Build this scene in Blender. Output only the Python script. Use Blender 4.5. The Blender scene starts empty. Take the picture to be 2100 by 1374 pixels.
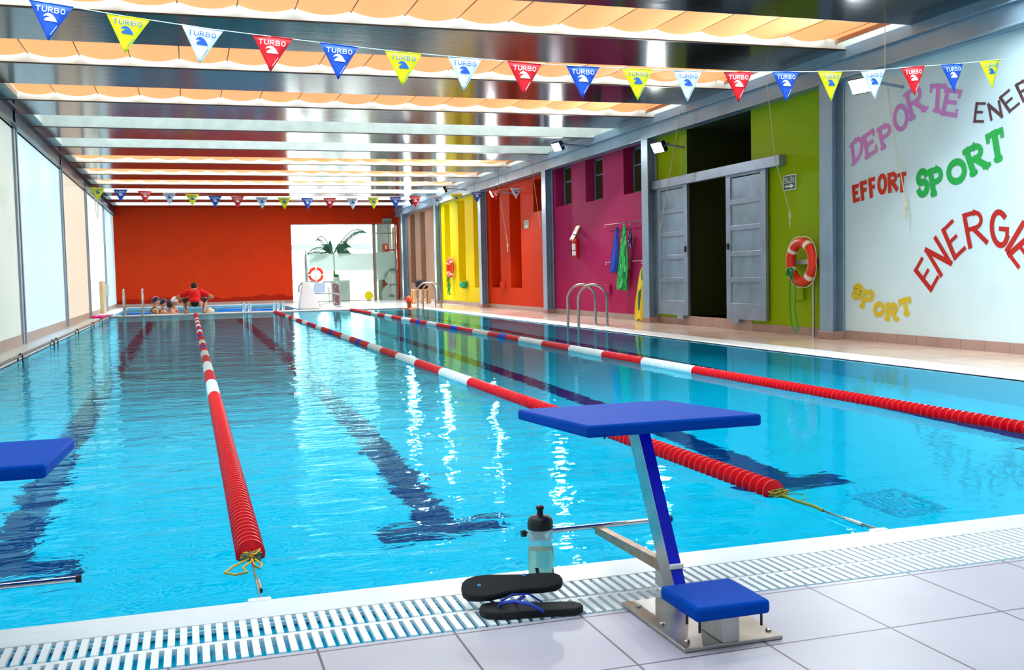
import bpy, math, random
from mathutils import Vector, Matrix
random.seed(7)
scn = bpy.context.scene
COL = scn.collection

# ------------------------------------------------------------------ camera, world, exposure
IMW, IMH, FPX = 2100.0, 1374.0, 2097.85
CY, CH = -2.8587, 0.8903
YAW, PIT, ROL = 0.3053, 0.0598, 0.0215
cy_, sy_, cp_, sp_ = math.cos(YAW), math.sin(YAW), math.cos(PIT), math.sin(PIT)
FWD = Vector((sy_*cp_, cy_*cp_, -sp_)); RT0 = Vector((cy_, -sy_, 0)); DN0 = FWD.cross(RT0)
c_, s_ = math.cos(ROL), math.sin(ROL)
RT = c_*RT0 + s_*DN0; DN = -s_*RT0 + c_*DN0
CAMPOS = Vector((0, CY, CH))
cd = bpy.data.cameras.new('camera'); cam = bpy.data.objects.new('camera', cd); COL.objects.link(cam)
cd.sensor_width = 36; cd.lens = FPX/IMW*36; cd.clip_start = 0.05; cd.clip_end = 200
M = Matrix((( RT.x, -DN.x, -FWD.x, 0), (RT.y, -DN.y, -FWD.y, CY), (RT.z, -DN.z, -FWD.z, CH), (0, 0, 0, 1)))
cam.matrix_world = M
scn.camera = cam
def P(px, py, ax, val):
    """world point seen at photo pixel (px,py) on the plane coordinate[ax] = val"""
    r = RT*(px-1050) + DN*(py-687) + FWD*FPX
    t = (val-CAMPOS[ax])/r[ax]
    return CAMPOS + r*t

w = bpy.data.worlds.new('sky'); scn.world = w; w.use_nodes = True
bg = w.node_tree.nodes['Background']; bg.inputs[0].default_value = (0.80, 0.92, 1.0, 1); bg.inputs[1].default_value = 2.0
vs = scn.view_settings; vs.view_transform = 'Standard'; vs.look = 'None'; vs.gamma = 1; vs.use_curve_mapping = False
vs.exposure = 0.13
cy = scn.cycles
cy.max_bounces = 10; cy.diffuse_bounces = 4; cy.glossy_bounces = 5; cy.transmission_bounces = 8; cy.transparent_max_bounces = 12
cy.sample_clamp_indirect = 8; cy.sample_clamp_direct = 0; cy.use_denoising = True; cy.caustics_refractive = True; cy.caustics_reflective = False
cy.blur_glossy = 0.5

# added area lamps over every roof opening, shaded ones too, standing in for daylight
K = 1.048
SX = lambda x: x*K
SY = lambda y: CY+(y-CY)*K
SZ = lambda z: CH+(z-CH)*K
XW, XC, XL = 7.53, 7.353, -2.356          # right wall, right column face, left wall
CZ = SZ(3.3)                               # ceiling underside
OPEN_FAR = [SY(7.0+2.45*k) for k in range(-4, 11)]
OPEN_LEN = 1.17
UNCOV = (-4, -3, -2, -1, 3, 4, 8, 9, 10)        # openings without a shade (k index)
def area(name, loc, sx, sy, power, col, rot=(0, 0, 0)):
    l = bpy.data.lights.new(name, 'AREA'); l.shape = 'RECTANGLE'; l.size = sx; l.size_y = sy; l.energy = power; l.color = col
    o = bpy.data.objects.new(name, l); o.location = loc; o.rotation_euler = rot; COL.objects.link(o); return o
DAY_LAMPS = ((-4, 80), (-3, 100), (-2, 150), (-1, 420), (0, 110), (1, 110), (2, 110), (5, 110), (6, 110), (7, 110), (3, 12), (4, 12), (8, 240), (9, 240), (10, 240)); PANE = .36; SHE = .84; LOB = 6; FLOOD = 170; FLW = 130
for k, e_ in DAY_LAMPS:
    area('skylight_added_lamp', ((XL+XW)/2, OPEN_FAR[k+4]-OPEN_LEN/2, CZ+0.95), 9.6, 1.1, e_, (0.90, 0.96, 1.0))

# ------------------------------------------------------------------ helpers
def hexc(h):
    h = h.lstrip('#'); v = [int(h[i:i+2], 16)/255 for i in (0, 2, 4)]
    return tuple(((c/12.92) if c <= .04045 else ((c+.055)/1.055)**2.4) for c in v)+(1,)
MATS = {}
def mat(name, col, rough=.6, metal=0., noise=0., nscale=8., emit=0., ecol=None, bump=0., bscale=60., trans=0., ior=1.45, alpha=1., spec=.5, coat=0.):
    if name in MATS: return MATS[name]
    m = bpy.data.materials.new(name); m.use_nodes = True; nt = m.node_tree; N = nt.nodes; L = nt.links
    b = N['Principled BSDF']; c = hexc(col) if isinstance(col, str) else tuple(col)+(1,)
    b.inputs['Base Color'].default_value = c; b.inputs['Roughness'].default_value = rough; b.inputs['Metallic'].default_value = metal
    b.inputs['IOR'].default_value = ior; b.inputs['Specular IOR Level'].default_value = spec
    b.inputs['Transmission Weight'].default_value = trans; b.inputs['Alpha'].default_value = alpha
    b.inputs['Coat Weight'].default_value = coat
    if emit: b.inputs['Emission Color'].default_value = hexc(ecol or col); b.inputs['Emission Strength'].default_value = emit
    tc = N.new('ShaderNodeTexCoord')
    if noise:
        n = N.new('ShaderNodeTexNoise'); n.inputs['Scale'].default_value = nscale; n.inputs['Detail'].default_value = 5
        L.new(tc.outputs['Object'], n.inputs['Vector'])
        mr = N.new('ShaderNodeMapRange'); mr.inputs['From Min'].default_value = .25; mr.inputs['From Max'].default_value = .75
        mr.inputs['To Min'].default_value = 1-noise; mr.inputs['To Max'].default_value = 1+noise*.5
        L.new(n.outputs['Fac'], mr.inputs['Value'])
        mx = N.new('ShaderNodeVectorMath'); mx.operation = 'SCALE'; mx.inputs[0].default_value = c[:3]
        L.new(mr.outputs[0], mx.inputs['Scale']); L.new(mx.outputs[0], b.inputs['Base Color'])
    if bump:
        n2 = N.new('ShaderNodeTexNoise'); n2.inputs['Scale'].default_value = bscale; n2.inputs['Detail'].default_value = 3
        L.new(tc.outputs['Object'], n2.inputs['Vector'])
        bp = N.new('ShaderNodeBump'); bp.inputs['Strength'].default_value = bump; bp.inputs['Distance'].default_value = .01
        L.new(n2.outputs['Fac'], bp.inputs['Height']); L.new(bp.outputs[0], b.inputs['Normal'])
    MATS[name] = m; return m

def tag(o, label=None, cat=None, group=None, kind=None):
    if label: o['label'] = label
    if cat: o['category'] = cat
    if group: o['group'] = group
    if kind: o['kind'] = kind
    return o
def empty(name, loc=(0, 0, 0), rz=0., label=None, cat=None, group=None, rot=None):
    o = bpy.data.objects.new(name, None); COL.objects.link(o); o.location = loc
    o.rotation_euler = rot if rot else (0, 0, rz); o.empty_display_size = .05
    return tag(o, label, cat, group)
class MB:
    def __init__(s): s.v = []; s.f = []; s.mi = []; s.T = Matrix.Identity(4)
    def add(s, vs, fs, mi=0):
        n = len(s.v); s.v += [tuple(s.T @ Vector(p)) for p in vs]; s.f += [tuple(i+n for i in f) for f in fs]; s.mi += [mi]*len(fs); return s
    def box(s, a, b, mi=0):
        x0, y0, z0 = a; x1, y1, z1 = b
        return s.add([(x0,y0,z0),(x1,y0,z0),(x1,y1,z0),(x0,y1,z0),(x0,y0,z1),(x1,y0,z1),(x1,y1,z1),(x0,y1,z1)],
              [(0,3,2,1),(4,5,6,7),(0,1,5,4),(1,2,6,5),(2,3,7,6),(3,0,4,7)], mi)
    def prism(s, poly, h0, h1, ax=2, mi=0):
        """poly in the two remaining axes (cyclic order), extruded along ax from h0 to h1"""
        def mk(u, v, h):
            return {2: (u, v, h), 0: (h, u, v), 1: (u, h, v)}[ax]
        n = len(poly); vs = [mk(u, v, h0) for u, v in poly]+[mk(u, v, h1) for u, v in poly]
        return s.add(vs, [tuple(range(n-1, -1, -1)), tuple(range(n, 2*n))]+[(i, (i+1) % n, (i+1) % n+n, i+n) for i in range(n)], mi)
    def tube(s, pts, r, n=8, mi=0, closed=False, caps=True):
        pts = [Vector(p) for p in pts]; m = len(pts); rs = r if isinstance(r, (list, tuple)) else [r]*m
        vs = []; up = None
        for i, p in enumerate(pts):
            if closed: d = pts[(i+1) % m]-pts[i-1]
            else: d = pts[min(i+1, m-1)]-pts[max(i-1, 0)]
            if d.length < 1e-9: d = Vector((0, 0, 1))
            d.normalize()
            if up is None: up = Vector((0, 0, 1)) if abs(d.z) < .9 else Vector((1, 0, 0))
            a = d.cross(up)
            if a.length < 1e-6: a = d.cross(Vector((0, 1, 0)))
            a.normalize(); b = a.cross(d); b.normalize(); up = b
            for k in range(n):
                t = 2*math.pi*k/n; vs.append(tuple(p+(a*math.cos(t)+b*math.sin(t))*rs[i]))
        fs = []
        for i in range(m if closed else m-1):
            j = (i+1) % m
            for k in range(n): fs.append((i*n+k, i*n+(k+1) % n, j*n+(k+1) % n, j*n+k))
        if not closed and caps: fs += [tuple(range(n-1, -1, -1)), tuple(range((m-1)*n, m*n))]
        return s.add(vs, fs, mi)
    def lathe(s, prof, n=24, ax=2, c=(0, 0, 0), mi=0):
        """prof: list of (radius, height)"""
        vs = []
        for r, h in prof:
            for k in range(n):
                t = 2*math.pi*k/n; u, v = r*math.cos(t), r*math.sin(t)
                q = {2: (u, v, h), 1: (u, h, v), 0: (h, u, v)}[ax]
                vs.append((q[0]+c[0], q[1]+c[1], q[2]+c[2]))
        m = len(prof); fs = [(i*n+k, i*n+(k+1) % n, (i+1)*n+(k+1) % n, (i+1)*n+k) for i in range(m-1) for k in range(n)]
        if prof[0][0] > 1e-6: fs.append(tuple(range(n-1, -1, -1)))
        if prof[-1][0] > 1e-6: fs.append(tuple(range((m-1)*n, m*n)))
        return s.add(vs, fs, mi)
    def ball(s, c, r, n=16, m=10, mi=0):
        rr = r if isinstance(r, (tuple, list)) else (r, r, r); vs = []; c = Vector(c)
        for i in range(m+1):
            p = math.pi*i/m
            for k in range(n):
                t = 2*math.pi*k/n; vs.append((c.x+rr[0]*math.sin(p)*math.cos(t), c.y+rr[1]*math.sin(p)*math.sin(t), c.z+rr[2]*math.cos(p)))
        return s.add(vs, [(i*n+k, (i+1)*n+k, (i+1)*n+(k+1) % n, i*n+(k+1) % n) for i in range(m) for k in range(n)], mi)
    def build(s, name, mats, parent=None, smooth=False, bevel=0., segs=2, local=True, remesh=0.):
        me = bpy.data.meshes.new(name); me.from_pydata(s.v, [], s.f); me.update()
        for m_ in (mats if isinstance(mats, (list, tuple)) else [mats]): me.materials.append(m_)
        for p, i in zip(me.polygons, s.mi):
            p.material_index = i; p.use_smooth = smooth
        o = bpy.data.objects.new(name, me); COL.objects.link(o)
        if parent: o.parent = parent
        if remesh:
            r = o.modifiers.new('remesh', 'REMESH'); r.mode = 'VOXEL'; r.voxel_size = remesh; r.use_smooth_shade = True
            sm = o.modifiers.new('smooth', 'SMOOTH'); sm.factor = .5; sm.iterations = 4
        if bevel:
            b = o.modifiers.new('bevel', 'BEVEL'); b.width = bevel; b.segments = segs; b.limit_method = 'ANGLE'; b.angle_limit = .6
            b.harden_normals = False
            if segs > 1:
                for p in me.polygons: p.use_smooth = True
                me.set_sharp_from_angle(angle=.9) if hasattr(me, 'set_sharp_from_angle') else None
        elif smooth and hasattr(me, 'set_sharp_from_angle'): me.set_sharp_from_angle(angle=.8)
        return o
def struct(name, mb, m, label=None, cat=None, **k):
    o = mb.build(name, m, **k); tag(o, label, cat, kind='structure'); return o
# ------------------------------------------------------------------ materials of the building
def nodes_of(m): return m.node_tree.nodes, m.node_tree.links
STEEL = mat('column_steel', '#8ea9bf', .38, .35, noise=.15, nscale=3)
DARKSTEEL = mat('dark_steel', '#2c3a48', .3, .5)
CHROME = mat('chrome', '#c9cdd0', .12, 1.)
BRUSHED = mat('brushed_steel', '#b9b4b0', .28, 1., noise=.25, nscale=14)
WHITEPL = mat('white_plastic', '#f1f5f6', .35)
BLACK = mat('black_plastic', '#0b0c10', .4)
CONC = mat('concrete_white', '#e2e6dd', .75, noise=.16, nscale=5)
SKIRT = mat('skirting_tile', '#a5867c', .5, noise=.2, nscale=6)

def tile_mat(name, col, grout, px, py, ox, oy, gw, rough, noise=.12, ax='xy', nscale=3):
    m = mat(name, col, rough, noise=noise, nscale=nscale); N, L = nodes_of(m); b = N['Principled BSDF']
    tc = N.new('ShaderNodeTexCoord'); sp = N.new('ShaderNodeSeparateXYZ'); L.new(tc.outputs['Object'], sp.inputs[0])
    outs = []
    for a, per, off in ((ax[0], px, ox), (ax[1], py, oy)):
        s1 = N.new('ShaderNodeMath'); s1.operation = 'SUBTRACT'; L.new(sp.outputs[a.upper()], s1.inputs[0]); s1.inputs[1].default_value = off
        d1 = N.new('ShaderNodeMath'); d1.operation = 'DIVIDE'; L.new(s1.outputs[0], d1.inputs[0]); d1.inputs[1].default_value = per
        f1 = N.new('ShaderNodeMath'); f1.operation = 'PINGPONG'; L.new(d1.outputs[0], f1.inputs[0]); f1.inputs[1].default_value = .5
        g1 = N.new('ShaderNodeMath'); g1.operation = 'LESS_THAN'; L.new(f1.outputs[0], g1.inputs[0]); g1.inputs[1].default_value = gw/per/2
        outs.append(g1)
    mx = N.new('ShaderNodeMath'); mx.operation = 'MAXIMUM'; L.new(outs[0].outputs[0], mx.inputs[0]); L.new(outs[1].outputs[0], mx.inputs[1])
    mix = N.new('ShaderNodeMix'); mix.data_type = 'RGBA'; L.new(mx.outputs[0], mix.inputs['Factor'])
    src = b.inputs['Base Color'].links[0].from_socket if b.inputs['Base Color'].links else None
    if src: L.new(src, mix.inputs['A'])
    else: mix.inputs['A'].default_value = b.inputs['Base Color'].default_value
    mix.inputs['B'].default_value = hexc(grout); L.new(mix.outputs['Result'], b.inputs['Base Color'])
    bp = N.new('ShaderNodeBump'); bp.inputs['Strength'].default_value = .35; bp.inputs['Distance'].default_value = -.004
    L.new(mx.outputs[0], bp.inputs['Height']); L.new(bp.outputs[0], b.inputs['Normal'])
    return m
DECK = tile_mat('deck_tile', '#bab5c2', '#5f5460', .331, .334, .256, -.49, .006, .42, noise=.08)
DECK2 = tile_mat('deck_tile_beige', '#d8c0ae', '#8d7466', .331, .334, 6.30, 0, .006, .16, noise=.3, nscale=1.3)
POOLT = tile_mat('pool_tile', '#00e0ff', '#00cef2', .25, .25, 0, 0, .008, .5, noise=.04)
POOLW = mat('pool_wall_tile', '#14dcfa', .5)
LINE = mat('lane_marking_tile', '#062a78', .5, noise=.1)
RIM = mat('pool_rim', '#dfe6ea', .35, noise=.05)

# water: refracting surface with procedural ripples
def water_mat():
    m = bpy.data.materials.new('pool_water'); m.use_nodes = True; N, L = nodes_of(m); N.clear()
    out = N.new('ShaderNodeOutputMaterial'); g = N.new('ShaderNodeBsdfRefraction'); g.inputs['IOR'].default_value = 1.333; g.inputs['Roughness'].default_value = 0.0
    g.inputs['Color'].default_value = (.22, .93, 1.0, 1)
    gl = N.new('ShaderNodeBsdfGlossy'); gl.inputs['Roughness'].default_value = .015; gl.inputs['Color'].default_value = (.36, .84, 1.0, 1)
    fr = N.new('ShaderNodeFresnel'); fr.inputs['IOR'].default_value = 1.16; mxs = N.new('ShaderNodeMixShader')
    tc = N.new('ShaderNodeTexCoord'); mp = N.new('ShaderNodeMapping'); mp.inputs['Scale'].default_value = (.75, 1.35, 1)
    L.new(tc.outputs['Object'], mp.inputs[0])
    n1 = N.new('ShaderNodeTexNoise'); n1.inputs['Scale'].default_value = 1.7; n1.inputs['Detail'].default_value = 2.0; n1.inputs['Distortion'].default_value = .5
    n2 = N.new('ShaderNodeTexNoise'); n2.inputs['Scale'].default_value = 6.0; n2.inputs['Detail'].default_value = 3.0; n2.inputs['Distortion'].default_value = .8
    L.new(mp.outputs[0], n1.inputs['Vector']); L.new(mp.outputs[0], n2.inputs['Vector'])
    sp = N.new('ShaderNodeSeparateXYZ'); L.new(tc.outputs['Object'], sp.inputs[0])
    # the lanes on the left are stirred up, the right ones are calm
    mr = N.new('ShaderNodeMapRange'); mr.interpolation_type = 'SMOOTHSTEP'; L.new(sp.outputs['X'], mr.inputs['Value'])
    mr.inputs['From Min'].default_value = .8; mr.inputs['From Max'].default_value = 3.4; mr.inputs['To Min'].default_value = 1.0; mr.inputs['To Max'].default_value = .16
    a = N.new('ShaderNodeMath'); a.operation = 'MULTIPLY'; L.new(n2.outputs['Fac'], a.inputs[0]); a.inputs[1].default_value = .42
    s = N.new('ShaderNodeMath'); s.operation = 'ADD'; L.new(n1.outputs['Fac'], s.inputs[0]); L.new(a.outputs[0], s.inputs[1])
    bp = N.new('ShaderNodeBump'); bp.inputs['Distance'].default_value = .017; L.new(s.outputs[0], bp.inputs['Height'])
    L.new(mr.outputs[0], bp.inputs['Strength'])
    for n_ in (g, gl, fr): L.new(bp.outputs[0], n_.inputs['Normal'])
    L.new(fr.outputs[0], mxs.inputs[0]); L.new(g.outputs[0], mxs.inputs[1]); L.new(gl.outputs[0], mxs.inputs[2]); L.new(mxs.outputs[0], out.inputs['Surface'])
    return m
WATER = water_mat()

# ------------------------------------------------------------------ pools and decks
PXL, PXR, PY1, DEP = -1.93, 6.00, 25.0, 1.4
def basin(x0, x1, y0, y1, dep, label, ztop=0.0):
    b = MB()
    b.add([(x0,y0,-dep),(x1,y0,-dep),(x1,y1,-dep),(x0,y1,-dep)], [(0,1,2,3)], 0)
    b.add([(x0,y0,-dep),(x1,y0,-dep),(x1,y1,-dep),(x0,y1,-dep),(x0,y0,ztop),(x1,y0,ztop),(x1,y1,ztop),(x0,y1,ztop)], [(0,4,5,1),(1,5,6,2),(2,6,7,3),(3,7,4,0)], 1)
    return struct('floor', b, [POOLT, POOLW], label, 'pool basin')
basin(PXL, PXR, 0, PY1, DEP, 'bright blue tiled basin of the big lane pool', .0)
basin(PXL, 3.0, 25.55, 33.9, .9, 'blue tiled basin of the small teaching pool behind the walkway', .0)
def flat(name, x0, x1, y0, y1, z, m, label, cat, n=1):
    b = MB(); b.add([(x0,y0,z),(x1,y0,z),(x1,y1,z),(x0,y1,z)], [(0,1,2,3)])
    return struct(name, b, m, label, cat)
wt = flat('pool_water', PXL, PXR, 0, PY1, -.004, WATER, 'rippled turquoise water filling the big lane pool', 'water'); wt['kind'] = 'stuff'
wt = flat('pool_water', PXL, 3.0, 25.55, 33.9, -.004, WATER, 'blue water of the small pool in front of the red wall', 'water'); wt['kind'] = 'stuff'
# lane markings on the basin floor
for c in (-.83, 1.17, 3.17, 5.17):
    b = MB(); z = -DEP+.004
    b.box((c-.1, 2.0, z-.003), (c+.1, 22.6, z)); b.box((c-.33, 1.95, z-.003), (c+.33, 2.2, z+.001)); b.box((c-.33, 22.6, z-.003), (c+.33, 22.85, z+.001))
    where = {-.83: 'leftmost lane', 1.17: 'lane between the left and middle lane ropes', 3.17: 'lane between the middle and right lane ropes', 5.17: 'rightmost lane by the kerb'}[c]
    struct('floor', b, LINE, 'dark blue T-ended line on the pool bottom of the '+where, 'lane marking')
# rim around the water
b = MB()
b.prism([(-.19, .02), (-.19, -.10), (0, -.10), (0, -.0035), (-.02, .012)][::-1], -6, 9, 0)     # near lip (extruded along x)
near = struct('trim_1', b, RIM, 'white sloping lip along the near end of the pool', 'pool lip')
b = MB(); b.prism([(PXR, -.1), (6.30, -.1), (6.30, .022), (6.18, .021), (6.175, .014), (6.165, .014), (6.16, .02), (PXR+.03, .014), (PXR, .004)], -.19, 25.2, 1)
struct('trim_2', b, RIM, 'white kerb strip along the right side of the pool', 'pool kerb')
b = MB(); b.box((XL, -.19, -.15), (PXL, 25.0, .012))
struct('trim_3', b, RIM, 'white kerb between the left wall and the water', 'pool kerb', bevel=.006)
b = MB(); b.box((XL, 25.0, -.2), (6.0, 25.55, .03))
struct('trim_4', b, RIM, 'white walkway between the lane pool and the small pool', 'walkway', bevel=.01)
b = MB(); b.box((XL, 25.55, -.15), (PXL, 33.9, .02)); b.box((XL, 33.9, -.15), (3.0, SY(33.0), .02))
struct('trim_5', b, RIM, 'pale rim around the small pool under the red wall', 'pool kerb')
# decks
flat('floor', -6, 12, -7, -.47, .02, DECK, 'pale grey tiled deck at the near end of the pool', 'floor')
flat('floor', 6.30, 11, -.47, 25.3, .0195, DECK2, 'wet beige tiled deck along the right wall', 'floor')
b = MB(); b.box((3.0, 25.55, -.2), (11, SY(33.0)+.3, .018)); b.box((6.0, 25.0, -.2), (11, 25.6, .018))
struct('floor', b, mat('far_deck_tile', '#d5d2d2', .18, noise=.06), 'pale glossy tiled floor before the glass doors', 'floor')
# gutter with its grate
b = MB(); b.add([(-6,-.47,-.010),(9,-.47,-.010),(9,-.19,-.010),(-6,-.19,-.010)], [(0,1,2,3)]); b.add([(-6,-.47,-.10),(9,-.47,-.10),(9,-.47,.02),(-6,-.47,.02)], [(0,1,2,3)])
b.add([(-6,-.1915,-.10),(9,-.1915,-.10),(9,-.1915,.01),(-6,-.1915,.01)], [(0,1,2,3)])
struct('floor', b, mat('gutter_blue', '#00c8f0', .15), 'blue overflow channel under the white slatted grate', 'gutter')
b = MB(); pit = .0285
i = 0; x = -5.9
while x < 6.2:
    b.box((x, -.462, .010), (x+.0165, -.338, .021)); b.box((x+.006, -.324, .010), (x+.0225, -.198, .021)); x += pit
b.box((-6, -.339, .002), (6.2, -.323, .017)); b.box((-6, -.468, -.004), (6.2, -.460, .006)); b.box((-6, -.2, -.004), (6.2, -.192, .006))
g = b.build('gutter_grate', WHITEPL); tag(g, 'long white slatted plastic grate over the pool overflow channel', 'grate')
g['kind'] = 'structure'

# ------------------------------------------------------------------ right wall
def holed(yz, holes, depth, mats, name, label, x=XW, cat='wall', **k):
    """wall sheet facing -x with recesses cut in it; holes = (y0,y1,z0,z1[,depth])"""
    y0, y1, z0, z1 = yz; ys = sorted({y0, y1, *[h[0] for h in holes], *[h[1] for h in holes]}); zs = sorted({z0, z1, *[h[2] for h in holes], *[h[3] for h in holes]})
    b = MB()
    for ya, yb in zip(ys, ys[1:]):
        for za, zb in zip(zs, zs[1:]):
            ym, zm = (ya+yb)/2, (za+zb)/2
            if any(h[0] < ym < h[1] and h[2] < zm < h[3] for h in holes): continue
            b.add([(x,ya,za),(x,yb,za),(x,yb,zb),(x,ya,zb)], [(0,3,2,1)])
    for h in holes:
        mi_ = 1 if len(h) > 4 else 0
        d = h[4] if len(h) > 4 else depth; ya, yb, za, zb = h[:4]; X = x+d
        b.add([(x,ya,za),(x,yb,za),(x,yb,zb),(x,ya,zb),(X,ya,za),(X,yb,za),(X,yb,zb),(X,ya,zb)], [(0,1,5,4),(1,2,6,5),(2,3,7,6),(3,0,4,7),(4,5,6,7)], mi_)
    return struct(name, b, mats, label, cat, **k)
ZTOP = CZ+.6
colY = [SY(7.2+4.87*k) for k in range(-3, 6)]          # near faces of the columns
def H(y0, y1, z0, z1, *d): return (SY(y0), SY(y1), SZ(z0), SZ(z1), *d)
WW = mat('white_plaster', '#cfe8ef', .7, noise=.05, nscale=2, bump=.1, bscale=40)
GREEN = mat('green_plaster', '#93b600', .75, spec=.15, bump=.15, bscale=50)
MAGENTA = mat('magenta_plaster', '#ae2059', .75, spec=.15, noise=.06, bump=.2, bscale=50)
REDW = mat('vermilion_plaster', '#c83200', .75, spec=.12, bump=.15, bscale=50)
YEL = mat('yellow_plaster', '#ecd800', .75, spec=.15, bump=.15, bscale=50)
TAUPE = mat('taupe_plaster', '#95705c', .75, spec=.15, bump=.15, bscale=50)
c = colY
holed((c[0], c[3]+.13, .02, ZTOP), [], .3, WW, 'wall_right', 'white wall section with painted words at the right')
holed((c[3]+.13, c[4]+.13, .02, ZTOP), [H(9.22, 11.05, .2, 2.99, 1.6)], .3, [GREEN, mat('alcove_shade_paint', '#2c3606', .8)], 'wall_right', 'olive green wall section around the sliding doors')  # alcove interior gets a darker green in place of real shade
holed((c[4]+.13, c[5]+.13, .02, ZTOP), [H(15.89, 16.78, 2.22, 3.02), H(14.31, 15.15, 2.2, 3.0), H(12.65, 13.39, 2.2, 3.0)], .24, MAGENTA, 'wall_right', 'magenta wall section with three high windows')
holed((c[5]+.13, c[6]+.13, .02, ZTOP), [H(20.72, 21.5, .56, 2.84), H(19.1, 19.93, .56, 2.86), H(17.3, 18.2, 2.21, 2.9)], .45, REDW, 'wall_right', 'orange red wall section with tall recesses')
holed((c[6]+.13, c[7]+.13, .02, ZTOP), [H(25.6, 26.25, .55, 2.94), H(23.95, 24.7, .55, 2.93), H(22.3, 23.1, .55, 2.92)], .45, YEL, 'wall_right', 'yellow wall section with tall recesses')
holed((c[7]+.13, SY(33.0), .02, ZTOP), [H(30.3, 31.05, .66, 2.93), H(28.8, 29.5, .66, 2.92)], .45, TAUPE, 'wall_right', 'taupe wall section with tall recesses')
# skirting tiles
b = MB()
SK = tile_mat('skirting_tiles', '#a98b82', '#7b625c', .331, 5, .1, 5, .006, .45, noise=.15, ax='yz')
b.box((XW-.012, -6, .02), (XW, SY(9.2), .125)); b.box((XW-.012, SY(11.07), .02), (XW, SY(33), .125))
struct('baseboard_right', b, SK, 'brownish tile skirting along the right wall', 'skirting')
b = MB(); b.box((XW-.014, SY(9.2), .02), (XW+.01, SY(11.07), SZ(.2))); b.box((XW, SY(9.2), SZ(.19)), (XW+1.6, SY(11.07), SZ(.2)))
struct('trim_6', b, tile_mat('step_tiles', '#b89a92', '#7b625c', .2, 5, .1, 5, .005, .4, noise=.1, ax='yz'), 'tiled step under the sliding doors', 'step')
# columns: H sections
for i, y in enumerate(colY):
    b = MB()
    b.box((XC, y, .02+.08), (XC+.016, y+.25, SZ(2.98))); b.box((XW-.03, y-.02, .10), (XW-.012, y+.27, SZ(2.98))); b.box((XC+.016, y+.115, .10), (XW-.03, y+.135, SZ(2.98)))
    names = {3: 'between white and green wall sections', 4: 'between green and magenta wall sections', 5: 'between magenta and orange wall sections', 6: 'between orange and yellow wall sections', 7: 'between yellow and taupe wall sections', 8: 'beside the glass doors'}
    o = struct('column', b, STEEL, 'grey steel column '+names.get(i, 'along the white wall outside the picture'), 'column', bevel=.003, segs=1)
    f = MB(); f.box((XC-.012, y-.02, .02), (XW-.013, y+.27, .11)); f.build('column_base', SKIRT, o, bevel=.004, segs=1)
# longitudinal beams
b = MB(); zb, zt = SZ(2.98), SZ(3.2)
b.box((XC-.01, -6, zb), (XW, SY(33), zb+.016)); b.box((XC-.01, -6, zt-.016), (XW, SY(33), zt)); b.box((XC+.05, -6, zb), (XC+.066, SY(33), zt)); b.box((XC+.02, -6, zt), (XW, SY(33), CZ+.02))
struct('trim_7', b, STEEL, 'grey steel beam running along the top of the right wall', 'beam')

# ------------------------------------------------------------------ left wall of translucent panels
def panel_mat(name, col, e):
    return mat(name, col, .45, emit=e, noise=.03, nscale=1.5)
LPY = [SY(v) for v in (-7.2, -2.4, 2.6, 7.9, 13.02, 18.48, 23.4, 28.7, 33.0)]
tints = ['#cfe0e4', '#d8dccf', '#cfe0e4', '#c6d2c8', '#c4e4ee', '#dccfba', '#dce4dc', '#c4ecf2']
for i, (ya, yb) in enumerate(zip(LPY, LPY[1:])):
    nm = ['behind the camera', 'behind the camera', 'left of the camera', 'nearest in view, greyish', 'with bluish white tint next to the nearest', 'with tan tint', 'behind the leaning board', 'farthest, next to the red wall'][i]
    b = MB(); b.box((XL-.03, ya+.17, .155), (XL, yb-.17 if i < 7 else yb, CZ))
    struct('window_%d' % (i+1), b, panel_mat('panel_%d' % i, tints[i], PANE), 'translucent daylit wall panel '+nm, 'wall panel')
b = MB(); b.box((XL-.06, -7, -.02), (XL+.012, SY(33), .155))
struct('baseboard_left', b, tile_mat('left_skirting', '#b09c90', '#8d776c', .331, 5, .1, 5, .006, .5, noise=.1, ax='yz'), 'beige tile skirting below the translucent panels', 'skirting')
for i, y in enumerate(LPY[1:-1]):
    b = MB(); b.box((XL-.05, y-.17, .02), (XL+.03, y+.17, CZ)); b.box((XL+.03, y-.02, .02), (XL+.045, y+.02, CZ))
    struct('column', b, mat('left_post', '#9aa7b4', .4, .3), 'grey steel post between translucent panels, '+['behind the camera', 'behind the camera', 'left of the frame', 'nearest in view', 'second in view', 'third in view', 'farthest one'][i], 'post')
b = MB(); b.box((XL-.05, -7, SZ(3.05)), (XL+.11, SY(33), SZ(3.07))); b.box((XL-.05, -7, SZ(3.28)), (XL+.11, SY(33), CZ)); b.box((XL-.05, -7, SZ(3.05)), (XL+.03, SY(33), CZ))
struct('trim_8', b, DARKSTEEL, 'dark steel beam along the top of the left wall', 'beam')

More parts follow.
